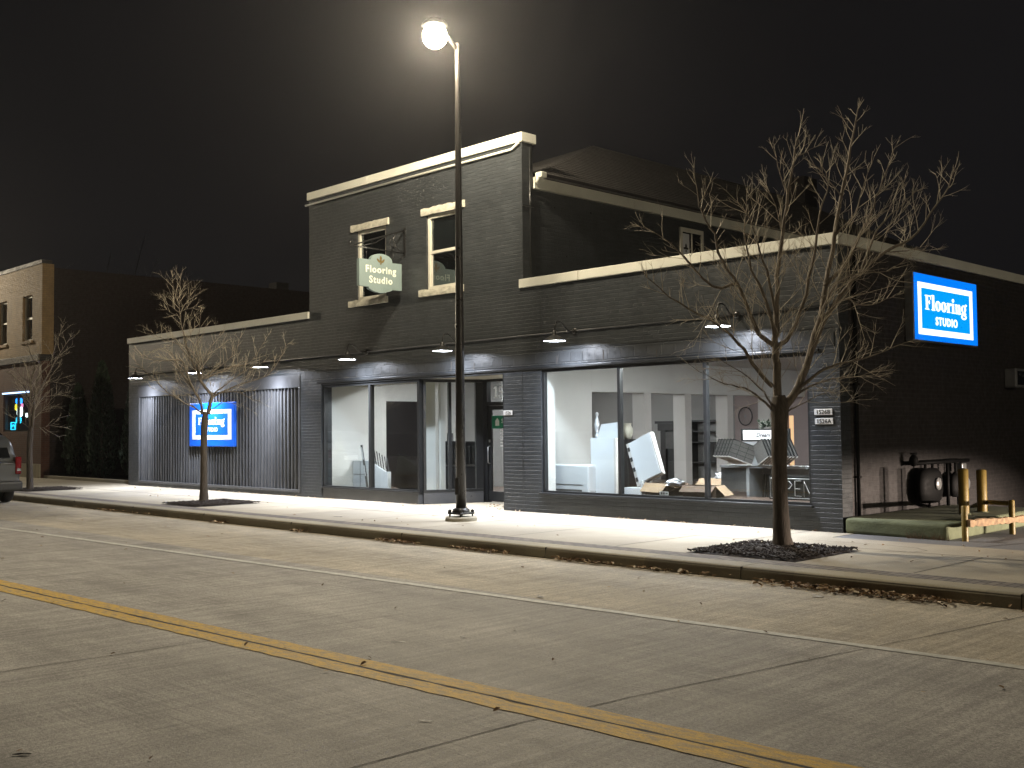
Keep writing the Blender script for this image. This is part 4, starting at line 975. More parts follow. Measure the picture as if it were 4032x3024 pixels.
def street_tree(base, limbs, trunk, seed, label, lr=0.03, density=0.12, twig=1.0):
    r = random.Random(seed)
    t = empty('street_tree', base, label, 'tree')
    B = Vector(base)
    mb = MB()
    pts = [B + RH * u + Vector((0, 0, z)) for (u, z, _) in trunk]
    n = 16
    sm = smooth_pts(pts, 4); rad = []
    for i in range(len(sm)):
        f = i / (len(sm) - 1) * (len(trunk) - 1); a = int(min(f, len(trunk) - 2)); f -= a
        rad.append(trunk[a][2] * (1 - f) + trunk[a + 1][2] * f)
    mb.tube(sm, [q * r.uniform(0.95, 1.05) for q in rad], n)
    # stems: every limb as a full-depth path; those that start on another limb keep its depth there
    done = []; tb = MB(); paths = []; lb = MB()
    def depth_at(u, z):
        best, bd = 0.0, 0.05
        for (uu, zz, dd) in done:
            q = math.hypot(uu - u, zz - z)
            if q < bd: best, bd = dd, q
        return best
    for li, l in enumerate(limbs):
        d0 = depth_at(*l[0])
        total = sum(math.hypot(b[0] - a[0], b[1] - a[1]) for a, b in zip(l, l[1:]))
        slope = r.choice((-1, 1)) * (r.uniform(0.12, 0.42) if l[-1][1] < 4.6 else r.uniform(0.03, 0.16)) if li else 0.03
        if l[-1][1] > 5.0: slope = abs(slope) * 0.6
        P = []; acc = 0
        for i, (u, z) in enumerate(l):
            if i: acc += math.hypot(u - l[i - 1][0], z - l[i - 1][1])
            dd = d0 + slope * acc * (1 - 0.25 * acc / max(total, .1))
            P.append(B + RH * u + DH * dd + Vector((0, 0, z)))
            done.append((u, z, dd))
        S = smooth_pts(P, 3)
        S = [p + Vector((r.uniform(-1, 1), r.uniform(-1, 1), r.uniform(-1, 1))) * 0.012 * (0 < i < len(S) - 1) for i, p in enumerate(S)]
        zz = l[0][1]
        r0 = lr * max(0.28, min(1.0, (total / 3.2) ** 0.8)) * (1.5 if li < 2 else 1.0)
        R = [max(0.0035, r0 * (1 - 0.88 * (i / (len(S) - 1)) ** 0.8)) for i in range(len(S))]
        lb.tube(S, R, 7)
        paths.append((S, R, total))
    def grow(p, d, ln, rad, lvl):
        k = 4 if lvl == 0 else 3
        q = [p]; dd = d.copy()
        for i in range(k):
            dd = (dd + Vector((r.uniform(-1, 1), r.uniform(-1, 1), r.uniform(-0.4, 1.0))) * 0.15).normalized()
            q.append(q[-1] + dd * ln / k)
        tb.tube(q, [rad * (1 - 0.65 * i / k) for i in range(k + 1)], 4 if lvl == 0 else 3, cap=False)
        if lvl < 2:
            m = max(1, int(ln / (0.11 if lvl == 0 else 0.12)))
            for j in range(m):
                f = r.uniform(0.25, 1.0); i = min(int(f * k), k - 1)
                pp = q[i].lerp(q[i + 1], f * k - i)
                ax = (q[i + 1] - q[i]).normalized()
                side = ax.orthogonal().normalized(); side.rotate(Quaternion(ax, r.uniform(0, 2 * PI)))
                nd = (ax * 0.95 + side * r.uniform(0.45, 0.9) + Vector((0, 0, 0.15))).normalized()
                grow(pp, nd, ln * r.uniform(0.3, 0.62) * (1.1 - 0.4 * f), rad * 0.6, lvl + 1)
    for (S, R, total) in paths:
        L = [0]
        for a, b in zip(S, S[1:]): L.append(L[-1] + (b - a).length)
        s = 0.22 * min(1, total)
        while s < L[-1]:
            i = max(k for k in range(len(S) - 1) if L[k] <= s)
            f = (s - L[i]) / max(L[i + 1] - L[i], 1e-6)
            p = S[i].lerp(S[i + 1], f); ax = (S[i + 1] - S[i]).normalized()
            side = ax.orthogonal().normalized(); side.rotate(Quaternion(ax, r.uniform(0, 2 * PI)))
            rel = s / L[-1]
            nd = (ax * r.uniform(0.5, 1.0) + side * 0.9 + Vector((0, 0, 0.25))).normalized()
            ln = twig * r.uniform(0.25, 0.95) * (1.05 - 0.6 * rel)
            grow(p, nd, ln, min(0.005, 0.7 * (R[i])), 0)
            s += density * r.uniform(0.5, 1.5)
        # a spray at the tip
        for _ in range(4):
            ax = (S[-1] - S[-2]).normalized(); side = ax.orthogonal().normalized(); side.rotate(Quaternion(ax, r.uniform(0, 2 * PI)))
            grow(S[-1 - r.randint(0, 2)], (ax + side * r.uniform(0.15, 0.6)).normalized(), twig * r.uniform(0.10, 0.24), 0.004, 1)
    mb.build('trunk', M_bark, t)
    lb.build('limbs', M_limb, t)
    tb.build('crown', M_twig, t, recalc=False)
    return t
street_tree((-7.78, -2.21, 0), R_L, [(0.02, -0.05, 0.155), (0.0, 0.06, 0.135), (-0.01, 0.25, 0.112), (-0.02, 0.7, 0.102), (-0.02, 1.2, 0.098), (-0.01, 1.6, 0.108), (0.0, 1.85, 0.125), (-0.01, 2.0, 0.08)], 11, 'large bare street tree in the mulch bed before the big right window', 0.042, 0.115, 0.98)
street_tree((-22.66, -2.48, 0), L_L, [(0.0, -0.05, 0.13), (0.0, 0.08, 0.105), (0.0, 0.3, 0.088), (0.0, 0.9, 0.078), (0.0, 1.5, 0.074), (0.02, 1.85, 0.078), (0.04, 2.05, 0.05)], 21, 'slim bare street tree with a leaning leader before the blue wall sign', 0.032, 0.10, 0.85)
street_tree((-31.46, -3.08, 0), T_L, [(0.0, -0.05, 0.13), (0.0, 0.08, 0.1), (-0.01, 0.5, 0.085), (-0.02, 1.1, 0.078), (0.0, 1.6, 0.08), (0.03, 1.8, 0.05)], 31, 'bare street tree beside the parked car before the brick neighbour', 0.032, 0.13, 0.9)
t = street_tree((-99, 28, 0), [[(u * 3.3, z * 3.3) for u, z in l] for l in R_L[:16]], [(0.0, -0.2, 0.4), (0.0, 3.0, 0.32), (0.0, 6.4, 0.28)], 51, 'distant dark bare tree rising behind the brick neighbour building', 0.09, 0.55, 2.8)
for ch in t.children: ch.data.materials[0] = M_dark  # near-black override keeps the far tree an unlit silhouette
# mulch in the tree pits
def mulch(x0, x1, y0, y1, seed, label):
    r = random.Random(seed)
    mb = MB(); n = 16; G = []
    for i in range(n + 1):
        row = []
        for j in range(n + 1):
            a = i / n; b = j / n
            e = min(a, 1 - a, b, 1 - b)
            row.append(mb.bm.verts.new((x0 + (x1 - x0) * a, y0 + (y1 - y0) * b, -0.02 + min(1, e * 6) * 0.05 + r.uniform(-0.012, 0.016))))
        G.append(row)
    for i in range(n):
        for j in range(n): mb.bm.faces.new((G[i][j], G[i + 1][j], G[i + 1][j + 1], G[i][j + 1]))
    for _ in range(1500):
        x = r.uniform(x0 + 0.02, x1 - 0.02); y = r.uniform(y0 + 0.02, y1 - 0.02)
        M = Matrix.Translation((x, y, 0.035)) @ Matrix.Rotation(r.uniform(0, PI), 4, 'Z') @ Matrix.Rotation(r.uniform(-0.6, 0.6), 4, 'Y')
        l = r.uniform(0.010, 0.036); w = r.uniform(0.004, 0.011)
        mb.box(-l, l, -w, w, -0.006, 0.006, M)
    o = mb.build('mulch_bed', M_mulch); tag(o, label, 'mulch', None, 'stuff')
mulch(-8.4, -6.82, -3.5, -1.9, 1, 'square of dark bark mulch round the large right tree')
mulch(-22.75, -21.15, -3.5, -1.9, 2, 'square of dark bark mulch round the slim middle tree')
mulch(-32.2, -30.6, -3.5, -1.9, 3, 'square of dark bark mulch round the tree by the parked car')

# ================================================================ FALLEN LEAVES
def leaf_material():
    m, nt, b = new_mat('dry_leaf')
    g = nt.nodes.new('ShaderNodeNewGeometry')
    c = ramp(nt, g.outputs['Random Per Island'], [(0.0, (0.08, 0.05, 0.03)), (0.35, (0.20, 0.12, 0.06)), (0.7, (0.36, 0.25, 0.14)), (1.0, (0.50, 0.42, 0.30))])
    nt.links.new(c, b.inputs['Base Color']); b.inputs['Roughness'].default_value = 0.8
    return m
M_leaf = leaf_material()
mb = MB(); r = random.Random(77)
def leaf(x, y, z, s):
    M = Matrix.Translation((x, y, z)) @ Matrix.Rotation(r.uniform(0, 2 * PI), 4, 'Z') @ Matrix.Rotation(r.uniform(-0.5, 0.5), 4, 'X') @ Matrix.Rotation(r.uniform(-0.5, 0.5), 4, 'Y')
    c = r.uniform(0.1, 0.45) * s
    P = [(-s, 0, 0), (-0.3 * s, -0.45 * s, c), (0.5 * s, -0.35 * s, c), (s, 0, 0.1 * s), (0.5 * s, 0.35 * s, c), (-0.3 * s, 0.45 * s, c)]
    V = [mb.bm.verts.new(M @ Vector(p)) for p in P]
    mb.bm.faces.new((V[0], V[1], V[2], V[3])); mb.bm.faces.new((V[0], V[3], V[4], V[5]))
for (xa, xb, n, w) in ((-13.9, -12.6, 150, 0.12), (-12.2, -10.6, 130, 0.10), (-10.1, -9.0, 70, 0.10), (-6.9, -4.2, 620, 0.22), (-9.9, -6.9, 90, 0.10), (-4.2, -2.5, 150, 0.14), (-19.2, -18.4, 40, 0.12), (-16.3, -15.7, 40, 0.1), (-24, -23, 30, 0.1), (-27, -19, 50, 0.12)):
    for _ in range(n):
        x = r.triangular(xa, xb); y = -4.235 - abs(r.gauss(0, w * 0.6))
        leaf(x, y, -0.135 + r.random() * 0.03, r.uniform(0.018, 0.045))
for _ in range(90):
    x = r.uniform(-30, -2); y = r.uniform(-12.5, -4.3); leaf(x, y, -0.138, r.uniform(0.015, 0.032))
for _ in range(70):
    x = r.uniform(-32, -4); y = r.uniform(-3.4, -0.4); leaf(x, y, 0.012, r.uniform(0.016, 0.035))
for _ in range(150):
    x = r.uniform(-31, -8.5); y = -0.03 - abs(r.gauss(0, 0.06))
    leaf(x, y, 0.012, r.uniform(0.016, 0.035))
for _ in range(40): leaf(r.uniform(-16.6, -15.45), r.uniform(0.0, 1.3), 0.012, r.uniform(0.02, 0.045))
tag(mb.build('fallen_leaves', M_leaf, None, None, False), 'dry brown leaves gathered along the kerb and scattered on the pavement', 'leaves', None, 'stuff')

# ================================================================ LITTER
def scrap(x, y, z, l, w, rz, mat, label, cat, nm):
    r = random.Random(int(abs(x * 100)))
    M = Matrix.Translation((x, y, z)) @ Matrix.Rotation(rz, 4, 'Z')
    mb = MB(); n = 5; rows = []
    for i in range(n + 1):
        a = -l + 2 * l * i / n; ww = w * (1 - 0.5 * abs(a / l)) * r.uniform(0.8, 1.2)
        rows.append([mb.bm.verts.new(M @ Vector((a, q * ww, abs(q) * 0.004 + 0.003 * r.random()))) for q in (-1, 0, 1)])
    for a, b in zip(rows, rows[1:]):
        for k in range(2): mb.bm.faces.new((a[k], b[k], b[k + 1], a[k + 1]))
    tag(mb.build(nm, mat, None, None, False), label, cat)
scrap(-5.07, -10.56, -0.146, 0.045, 0.012, 0.5, M_plate, 'white paper scrap on the road just below the yellow line', 'litter', 'paper_scrap')
scrap(-7.10, -9.16, -0.146, 0.06, 0.010, 0.6, M_plate, 'thin white paper scrap on the road above the yellow line', 'litter', 'paper_scrap')
scrap(-6.85, -8.67, -0.146, 0.03, 0.012, 0.2, M_plate, 'tiny white paper scrap in the middle of the near lane', 'litter', 'paper_scrap')
scrap(-5.79, -4.78, -0.146, 0.06, 0.025, 0.7, M_plate, 'crumpled pale paper scrap near the kerb before the large tree', 'litter', 'paper_scrap')
scrap(-6.15, -12.51, -0.146, 0.05, 0.016, 0.9, M_dark, 'dark dry leaf lying in the bottom left of the road', 'leaf', 'dry_leaf')
scrap(-7.88, -6.69, -0.141, 0.06, 0.02, -0.3, M_dark, 'dark leaf-shaped chip on the white edge line', 'leaf', 'dry_leaf')  # leaf shape stands for a chip in the line
scrap(-16.6, -3.06, 0.005, 0.09, 0.03, 0.7, M_dark, 'dark curled leaf on the sidewalk left of the street lamp', 'leaf', 'dry_leaf')

# ================================================================ SIDE LOT THINGS
t = empty('concrete_platform', (-7.3, 0.9, 0), 'low mossy concrete platform against the dark side wall', 'platform')
mb = MB()
mb.box(-8.10, -6.55, 0.0, 3.6, -0.02, 0.225, bev=0.055, seg=4)
for v in mb.bm.verts:
    v.co += Vector((0.02 * math.sin(v.co.y * 5.0), 0.02 * math.sin(v.co.x * 7.0), 0.010 * math.sin(v.co.x * 6 + v.co.y * 3)))
mb.build('slab', M_slab, t)
mb = MB(); r = random.Random(5)
for _ in range(160):
    x = r.uniform(-7.1, -6.5); y = -0.03 - abs(r.gauss(0, 0.03)); h = r.uniform(0.03, 0.13); a = r.uniform(-0.07, 0.07)
    mb.face([(x, y, -0.004), (x + 0.006, y, -0.004), (x + a, y - r.uniform(0.0, 0.06), h)])
tag(mb.build('dry_grass', M_cardl, None, None, False), 'tuft of dry grass at the foot of the mossy concrete platform', 'grass', None, 'stuff')
def bollard(x, y, z0, z1, rad, label):
    t = empty('bollard', (x, y, z0), label, 'bollard')
    mb = MB(); mb.lathe((x, y, 0), [(0, z1 + rad * 0.35), (rad * 0.7, z1 + rad * 0.2), (rad, z1), (rad * 1.0, z0 - 0.05)], 20); mb.build('post', M_tape, t)
    mb = MB(); mb.lathe((x, y, 0), [(rad * 1.35, z0), (rad * 1.35, z0 + 0.01), (rad, z0 + 0.02)], 20); mb.build('collar', M_slab, t)
bollard(-7.05, 1.72, 0.22, 0.90, 0.075, 'tall yellow bollard on the mossy platform nearer the dark gas meters')
bollard(-7.0, 2.27, 0.22, 0.87, 0.075, 'tall yellow bollard on the mossy platform farther from the street')
t = empty('barrier_rail', (-6.3, 0.7, 0), 'low yellow post barrier with a splintered raw board across it', 'barrier')
for (x, y, h) in ((-6.33, 0.05, 0.47), (-6.22, 1.40, 0.48)):
    mb = MB(); mb.lathe((x, y, 0), [(0, h + 0.012), (0.03, h + 0.01), (0.042, h - 0.005), (0.042, -0.05)], 16); mb.build('post', M_tape, t)
mb = MB(); r = random.Random(6); n = 22; cols = []
for i in range(n + 1):
    a = i / n; x = -6.285 + 0.10 * a; y = 0.02 + 1.95 * a; z = 0.245 - 0.05 * a
    hh = 0.045 + (r.uniform(-0.018, 0.018) if 0 < i else 0) - (0.03 if i == n else 0)
    o = r.uniform(-0.006, 0.006)
    cols.append([mb.bm.verts.new((x + o, y, z - hh)), mb.bm.verts.new((x + 0.04 + o, y, z - hh)), mb.bm.verts.new((x + 0.04 + o, y, z + hh * 0.8)), mb.bm.verts.new((x + o, y, z + hh))])
for a, b in zip(cols, cols[1:]):
    for k in range(4): mb.bm.faces.new((a[k], a[(k + 1) % 4], b[(k + 1) % 4], b[k]))
mb.bm.faces.new(cols[0]); mb.bm.faces.new(cols[-1][::-1])
mb.build('rail_board', M_board, t)
mb = MB(); mb.tube([(-6.22, 1.42, 0.44), (-7.1, 2.6, 0.36), (-7.5, 3.1, 0.24)], 0.035, 10); mb.build('handrail', M_tape, t)
def gas_meter(y, z0, s, label):
    t = empty('gas_meter', (-7.95, y, z0), label, 'gas meter', 'gas meters on the side wall')
    mb = MB(); mb.lathe((0, 0, 0), [(0, -0.5), (0.30, -0.5), (0.40, -0.42), (0.46, -0.2), (0.46, 0.1), (0.40, 0.34), (0.26, 0.46), (0, 0.48)], 20, Matrix.Translation((-7.95, y, z0 + 0.28 * s)) @ Matrix.Diagonal((0.30 * s, 0.88 * s, 0.58 * s, 1))); mb.build('meter_body', M_meter, t)
    mb = MB(); mb.lathe((0, 0, 0), [(0, 0), (0.10, 0), (0.10, 0.03), (0, 0.03)], 20, Matrix.Translation((-7.815, y, z0 + 0.3 * s)) @ Matrix.Rotation(PI / 2, 4, 'Y')); mb.build('dial', M_metal, t)
    mb = MB()
    for dy in (-0.13, 0.13): mb.tube([(-7.95, y + dy * s, z0 + 0.46 * s), (-7.95, y + dy * s, 1.0)], 0.025, 8); mb.lathe((-7.95, y + dy * s, z0 + 0.5 * s), [(0.045, 0), (0.045, 0.05)], 10)
    mb.tube([(-7.98, y + 0.05, z0 + 0.02), (-7.98, y + 0.05, 0.2)], 0.02, 8)
    mb.build('pipe', M_meter, t)
gas_meter(2.52, 0.33, 1.0, 'bulky dark gas meter nearer the street on the side wall')
gas_meter(3.62, 0.37, 0.72, 'smaller dark gas meter behind the yellow bollards')
t = empty('pipe_run', (-8.0, 3.0, 0.9), 'dark horizontal gas pipe with a valve above the gas meters', 'pipe')
mb = MB(); mb.tube([(-7.95, 1.95, 0.97), (-7.95, 4.05, 0.97)], 0.032, 10); mb.tube([(-7.98, 3.28, 0.95), (-7.98, 3.28, 0.18)], 0.03, 8); mb.tube([(-8.09, 2.0, 0.97), (-7.95, 2.0, 0.97)], 0.03, 8); mb.build('pipe', M_meter, t)
mb = MB(); mb.ball((-7.95, 1.98, 1.02), (0.07, 0.07, 0.10), 12); mb.tube([(-7.95, 1.88, 1.13), (-7.95, 2.08, 1.13)], 0.015, 6); mb.build('valve', M_meter, t)
mb = MB(); mb.box(-8.0, -7.87, 3.62, 3.80, 0.78, 0.93, bev=0.02); mb.build('regulator', M_metal, t)
t = empty('wall_light', (-8.1, 6.4, 2.3), 'unlit grey box wall light on the dark side wall right of the blue sign', 'wall light')
mb = MB(); mb.box(-8.118, -7.90, 6.15, 6.66, 2.27, 2.63, bev=0.02); mb.build('housing', M_metal, t)
mb = MB(); mb.box(-7.899, -7.885, 6.22, 6.60, 2.32, 2.58, bev=0.004); ln = mb.build('lens', M_carglass, t)
mb = MB(); mb.ball((-7.884, 6.32, 2.52), (0.006, 0.06, 0.03), 10); mb.ball((-7.884, 6.48, 2.50), (0.006, 0.06, 0.03), 10); mb.build('lamp_tube', M_chrome, ln)
t = empty('drain_pipe', (-8.09, 0.45, 0), 'thin dark drain pipe down the corner of the side wall', 'drain pipe')
mb = MB(); mb.tube([(-8.08, 0.42, 0.02), (-8.08, 0.42, 4.3)], 0.03, 8); mb.build('pipe', M_meter, t)
mb = MB(); 
for z in (0.8, 2.2, 3.6): mb.box(-8.12, -8.045, 0.38, 0.46, z, z + 0.03)
mb.build('clip', M_meter, t)

# ================================================================ NEIGHBOUR BUILDING, LEFT
nb = empty('brick_building', (-48, 0.3, 0), 'two storey neighbour with cream brick above and red brick shop front below', 'building')
NX, NY = -39.55, 0.30
mb = MB()
grid_wall(mb, [-62, -43.9, -43.0, -41.42, -40.46, NX], [4.45, 5.0, 6.67, 7.72], lambda x, z: not ((-43.9 < x < -43.0 or -41.42 < x < -40.46) and 5.0 < z < 6.67), NY, NY + 0.3)
mb.build('upper_wall', M_cream, nb)
mb = MB(); mb.box(NX - 0.3, NX - 0.002, NY + 0.302, NY + 0.42, 4.46, 7.72); mb.build('corner_return', M_cream, nb)
mb = MB(); grid_wall(mb, [-62, -43.3, -40.70, NX], [-0.1, 1.68, 3.10, 4.2], lambda x, z: not (-43.3 < x < -40.70 and 1.68 < z < 3.1), NY, NY + 0.3); mb.build('shop_front_wall', M_front, nb)
mb = MB(); mb.box(-62, NX - 0.05, NY - 0.10, NY + 0.3, 4.202, 4.448, bev=0.02); mb.build('cornice', M_sidebrick, nb)
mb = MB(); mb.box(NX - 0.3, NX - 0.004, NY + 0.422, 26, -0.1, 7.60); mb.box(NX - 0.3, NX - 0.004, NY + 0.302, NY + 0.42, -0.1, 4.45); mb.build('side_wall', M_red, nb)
mb = MB(); mb.box(-62, NX - 0.31, NY + 0.31, 26, 7.3, 7.4); mb.build('flat_roof', M_ground, nb)
mb = MB(); mb.box(-62.05, NX + 0.03, NY - 0.04, NY + 0.34, 7.722, 7.86); mb.build('coping', M_sidebrick, nb)
for x0, x1 in ((-43.9, -43.0), (-41.42, -40.46)):
    mb = MB(); frame_box(mb, x0, x1, 5.0, 6.67, 0.07, NY + 0.10, NY + 0.2); mb.box(x0 + 0.07, x1 - 0.07, NY + 0.11, NY + 0.19, 5.8, 5.87); w = mb.build('sash_window', M_white, nb)
    mb = MB(); mb.box(x0 + 0.07, x1 - 0.07, NY + 0.15, NY + 0.16, 5.07, 6.6); mb.build('pane', M_carglass, w)
    mb = MB(); mb.box(x0 - 0.08, x1 + 0.08, NY - 0.06, NY + 0.1, 4.90, 4.998); mb.build('sill', M_cream, w)
mb = MB(); frame_box(mb, -43.3, -40.70, 1.68, 3.10, 0.06, NY + 0.05, NY + 0.15); mb.box(-42.05, -41.97, NY + 0.06, NY + 0.14, 1.74, 3.04); w = mb.build('shop_window', M_frame, nb)
mb = MB(); mb.box(-43.24, -40.76, NY + 0.09, NY + 0.10, 1.74, 3.04); mb.build('pane', M_glass, w)
mb = MB(); mb.box(-43.3, -40.70, NY + 1.2, NY + 1.25, 1.2, 3.3); mb.build('inner_wall', M_sidebrick, w)
mb = MB(); mb.box(-43.32, -40.68, NY - 0.04, NY - 0.002, 3.10, 3.15); mb.build('lit_trim', emit('cool_lit_trim', (0.45, 0.65, 1.0), 3.0), w)
mb = MB(); mb.box(-62, NX - 0.01, NY - 0.05, NY - 0.003, -0.05, 0.5); mb.build('plinth', M_kerb, nb)
mb = MB(); mb.box(-46.6, -45.9, 14, 14.7, 7.4, 8.9); mb.build('chimney', M_sidebrick, nb)
# neon signs in its window
t = empty('neon_sign', (-42.4, NY + 0.25, 2.6), 'colourful lit beer sign in the neighbour shop window, blue over yellow over white', 'neon sign')
def blob(x, z, rx, rz, mat, nm):
    mb = MB(); mb.prism([(x + rx * math.copysign(abs(math.cos(a)) ** 0.6, math.cos(a)), z + rz * math.copysign(abs(math.sin(a)) ** 0.6, math.sin(a))) for a in [2 * PI * k / 20 for k in range(20)]], 'y', NY + 0.22, NY + 0.26); mb.build(nm, mat, t)
E_b = emit('neon_blue', (0.02, 0.25, 1.0), 4.5); E_w = emit('neon_white', (0.85, 1.0, 0.95), 4.0); E_y = emit('neon_yellow', (0.9, 0.75, 0.05), 2.0); E_c = emit('neon_cyan', (0.02, 0.55, 0.9), 3.0); E_p = emit('neon_pink', (1.0, 0.35, 0.6), 1.5)
blob(-42.36, 2.83, 0.30, 0.11, E_b, 'blue_panel'); blob(-42.62, 2.60, 0.11, 0.12, E_y, 'yellow_panel'); blob(-42.05 + 0.0, 2.66, 0.08, 0.07, E_p, 'pink_panel'); blob(-42.28, 2.42, 0.25, 0.19, E_w, 'white_panel'); blob(-42.38, 2.10, 0.24, 0.12, E_c, 'cyan_panel')
t = empty('neon_sign', (-41.2, NY + 0.25, 2.4), 'pinkish white lit sign shape in the neighbour shop window beside the tree', 'neon sign')
blob(-41.22, 2.62, 0.17, 0.25, emit('neon_pale_pink', (1.0, 0.8, 0.95), 3.5), 'white_figure'); blob(-41.5, 2.28, 0.17, 0.08, E_w, 'small_panel'); blob(-41.0, 2.30, 0.10, 0.08, E_w, 'small_panel')
t = empty('neon_sign', (-42.95, NY + 0.25, 1.8), 'small cyan framed neon sign in the bottom corner of the neighbour window', 'neon sign')
mb = MB(); mb.tube([(-43.16, NY + 0.24, 1.76), (-42.72, NY + 0.24, 1.76), (-42.72, NY + 0.24, 2.02), (-43.16, NY + 0.24, 2.02)], 0.022, 6, closed=True); mb.build('tube_frame', E_c, t)
mb = MB(); mb.tube([(-42.94 + 0.13 * math.cos(a), NY + 0.24, 1.84 + 0.09 * math.sin(a)) for a in [PI * k / 10 for k in range(11)]], 0.022, 6); mb.build('tube_arch', E_c, t)

# ================================================================ ARBORVITAE
def arborvitae(x, y, h, w, seed):
    r = random.Random(seed)
    t = empty('arborvitae', (x, y, 0.05), None, 'shrub', 'arborvitae in the dark planting bed')
    mb = MB(); mb.tube([(x, y, 0.05), (x, y, h * 0.8)], [0.06, 0.02], 8); mb.build('trunk', M_bark, t)
    mb = MB()
    for _ in range(3600):
        f = r.random() ** 0.8; z = 0.12 + h * f
        rr = w * (min(1, 0.55 + f * 2.2)) * (1 - f) ** 0.55 * r.uniform(0.55, 1.08)
        a = r.uniform(0, 2 * PI); p = Vector((x + rr * math.cos(a), y + rr * math.sin(a), z))
        s = r.uniform(0.03, 0.085)
        u = Vector((math.cos(a) * 0.4 + r.uniform(-.4, .4), math.sin(a) * 0.4 + r.uniform(-.4, .4), 1)).normalized(); q = u.orthogonal().normalized(); q.rotate(Quaternion(u, r.uniform(0, 2 * PI)))
        mb.face([p - u * s * 0.6, p + q * s * 0.5, p + u * s * 1.4, p - q * s * 0.5])
    mb.build('foliage', M_leafd, t, None, False)
    return t
for i, (x, y, h, w, l) in enumerate(((-38.3, 1.1, 3.2, 0.55, 'dark arborvitae beside the brick building wall'), (-36.3, 1.1, 3.9, 0.62, 'tall dark arborvitae in the middle of the planting bed'), (-33.6, 1.1, 3.6, 0.62, 'dark arborvitae nearest the charcoal shop wall'))):
    arborvitae(x, y, h, w, 40 + i)['label'] = l

# ================================================================ PARKED CAR
car = empty('parked_car', (-30.4, -5.42, -0.15), 'silver grey estate car parked at the kerb, its rear facing the camera', 'car')
CY0, CY1 = -6.34, -4.50
st = [(-33.0, 0.42, 0.85, 0.62), (-32.9, 0.30, 0.95, 0.80), (-32.2, 0.26, 1.05, 0.90), (-31.7, 0.26, 1.08, 0.92), (-31.0, 0.26, 1.10, 0.92), (-29.5, 0.26, 1.10, 0.92), (-28.5, 0.28, 1.10, 0.915), (-28.22, 0.33, 1.06, 0.88), (-28.16, 0.42, 0.98, 0.84)]
cy = (CY0 + CY1) / 2
def loft(stations, half):
    mb = MB(); rings = []
    for (x, z0, z1, hw) in stations:
        prof = half(hw, z0, z1)
        ring = [mb.bm.verts.new((x, cy + y, z - 0.15)) for y, z in prof] + [mb.bm.verts.new((x, cy - y, z - 0.15)) for y, z in prof[::-1]]
        rings.append(ring)
    n = len(rings[0])
    for A, B in zip(rings, rings[1:]):
        for k in range(n):
            f = mb.bm.faces.new((A[k], A[(k + 1) % n], B[(k + 1) % n], B[k])); f.smooth = True
    mb.bm.faces.new(rings[0]); mb.bm.faces.new(rings[-1][::-1])
    return mb
low = lambda w, a, b: [(w * 0.90, a), (w * 0.985, a + 0.10), (w, a + (b - a) * 0.5), (w * 0.985, b - 0.10), (w * 0.93, b)]
body = loft(st, low).build('body', M_car, car)
top = [(-32.0, 1.06, 1.10, 0.80), (-31.2, 1.05, 1.60, 0.78), (-30.6, 1.05, 1.71, 0.76), (-29.3, 1.05, 1.73, 0.76), (-28.6, 1.05, 1.69, 0.75), (-28.42, 1.04, 1.60, 0.74), (-28.30, 1.02, 1.24, 0.80)]
cab = lambda w, a, b: [(0.90, a), (w + (0.9 - w) * 0.4, a + (b - a) * 0.45), (w, b - (b - a) * 0.16), (w * 0.86, b)]
loft(top, cab).build('cabin', M_car, car)
mb = MB(); mb.prism([(cy - 0.66, 1.00), (cy + 0.66, 1.00), (cy + 0.60, 1.40), (cy + 0.52, 1.46), (cy - 0.52, 1.46), (cy - 0.60, 1.40)], 'x', 0, 0.012, Matrix.Translation((-28.265, 0, 0)) @ Matrix.Shear('YZ', 4, (0, 0))); 
for v in mb.bm.verts: v.co.x += -(v.co.z - 1.0) * 0.40 + 0.0
mb.build('rear_window', M_carglass, car)
mb = MB()
for (x0, x1) in ((-31.25, -30.35), (-30.25, -29.35), (-29.25, -28.75)):
    for s in (-1, 1): mb.box(x0, x1, cy + s * 0.875 - 0.004, cy + s * 0.875 + 0.004, 1.0, 1.40, Matrix.Translation((0, cy + s * 0.82, 1.2)) @ Matrix.Rotation(s * 0.22, 4, 'X') @ Matrix.Translation((0, -cy - s * 0.82, -1.2)))
mb.build('side_window', M_carglass, car)
for s in (-1, 1):
    mb = MB(); mb.box(-28.32, -28.13, cy + s * 0.87 - 0.12, cy + s * 0.87 + 0.03, 0.58, 1.02, bev=0.03); tl = mb.build('tail_lamp', M_tail, car)
    mb = MB(); mb.box(-28.128, -28.12, cy + s * 0.83 - 0.05, cy + s * 0.83 + 0.05, 0.66, 0.73, bev=0.004); mb.build('reverse_lens', M_chrome, tl)
mb = MB(); mb.box(-28.45, -28.02, CY0 + 0.02, CY1 - 0.02, 0.16, 0.42, bev=0.06, seg=3); mb.build('rear_bumper', M_carpl, car)
mb = MB(); mb.box(-33.15, -32.75, CY0 + 0.04, CY1 - 0.04, 0.16, 0.42, bev=0.06, seg=3); mb.build('front_bumper', M_carpl, car)
mb = MB(); mb.box(-28.17, -28.125, cy - 0.34, cy + 0.34, 0.86, 0.92, bev=0.012); mb.box(-28.20, -28.13, cy + 0.40, cy + 0.70, 0.84, 0.87, bev=0.008); mb.build('tailgate_trim', M_chrome, car)
mb = MB(); mb.box(-28.165, -28.14, cy - 0.26, cy + 0.26, 0.66, 0.80); mb.build('number_plate', M_plate, car)
mb = MB()
for s in (-1, 1): mb.tube([(-30.9, cy + s * 0.62, 1.56), (-30.7, cy + s * 0.62, 1.62), (-28.9, cy + s * 0.62, 1.62), (-28.7, cy + s * 0.62, 1.55)], 0.02, 8)
mb.build('roof_rack', M_chrome, car)
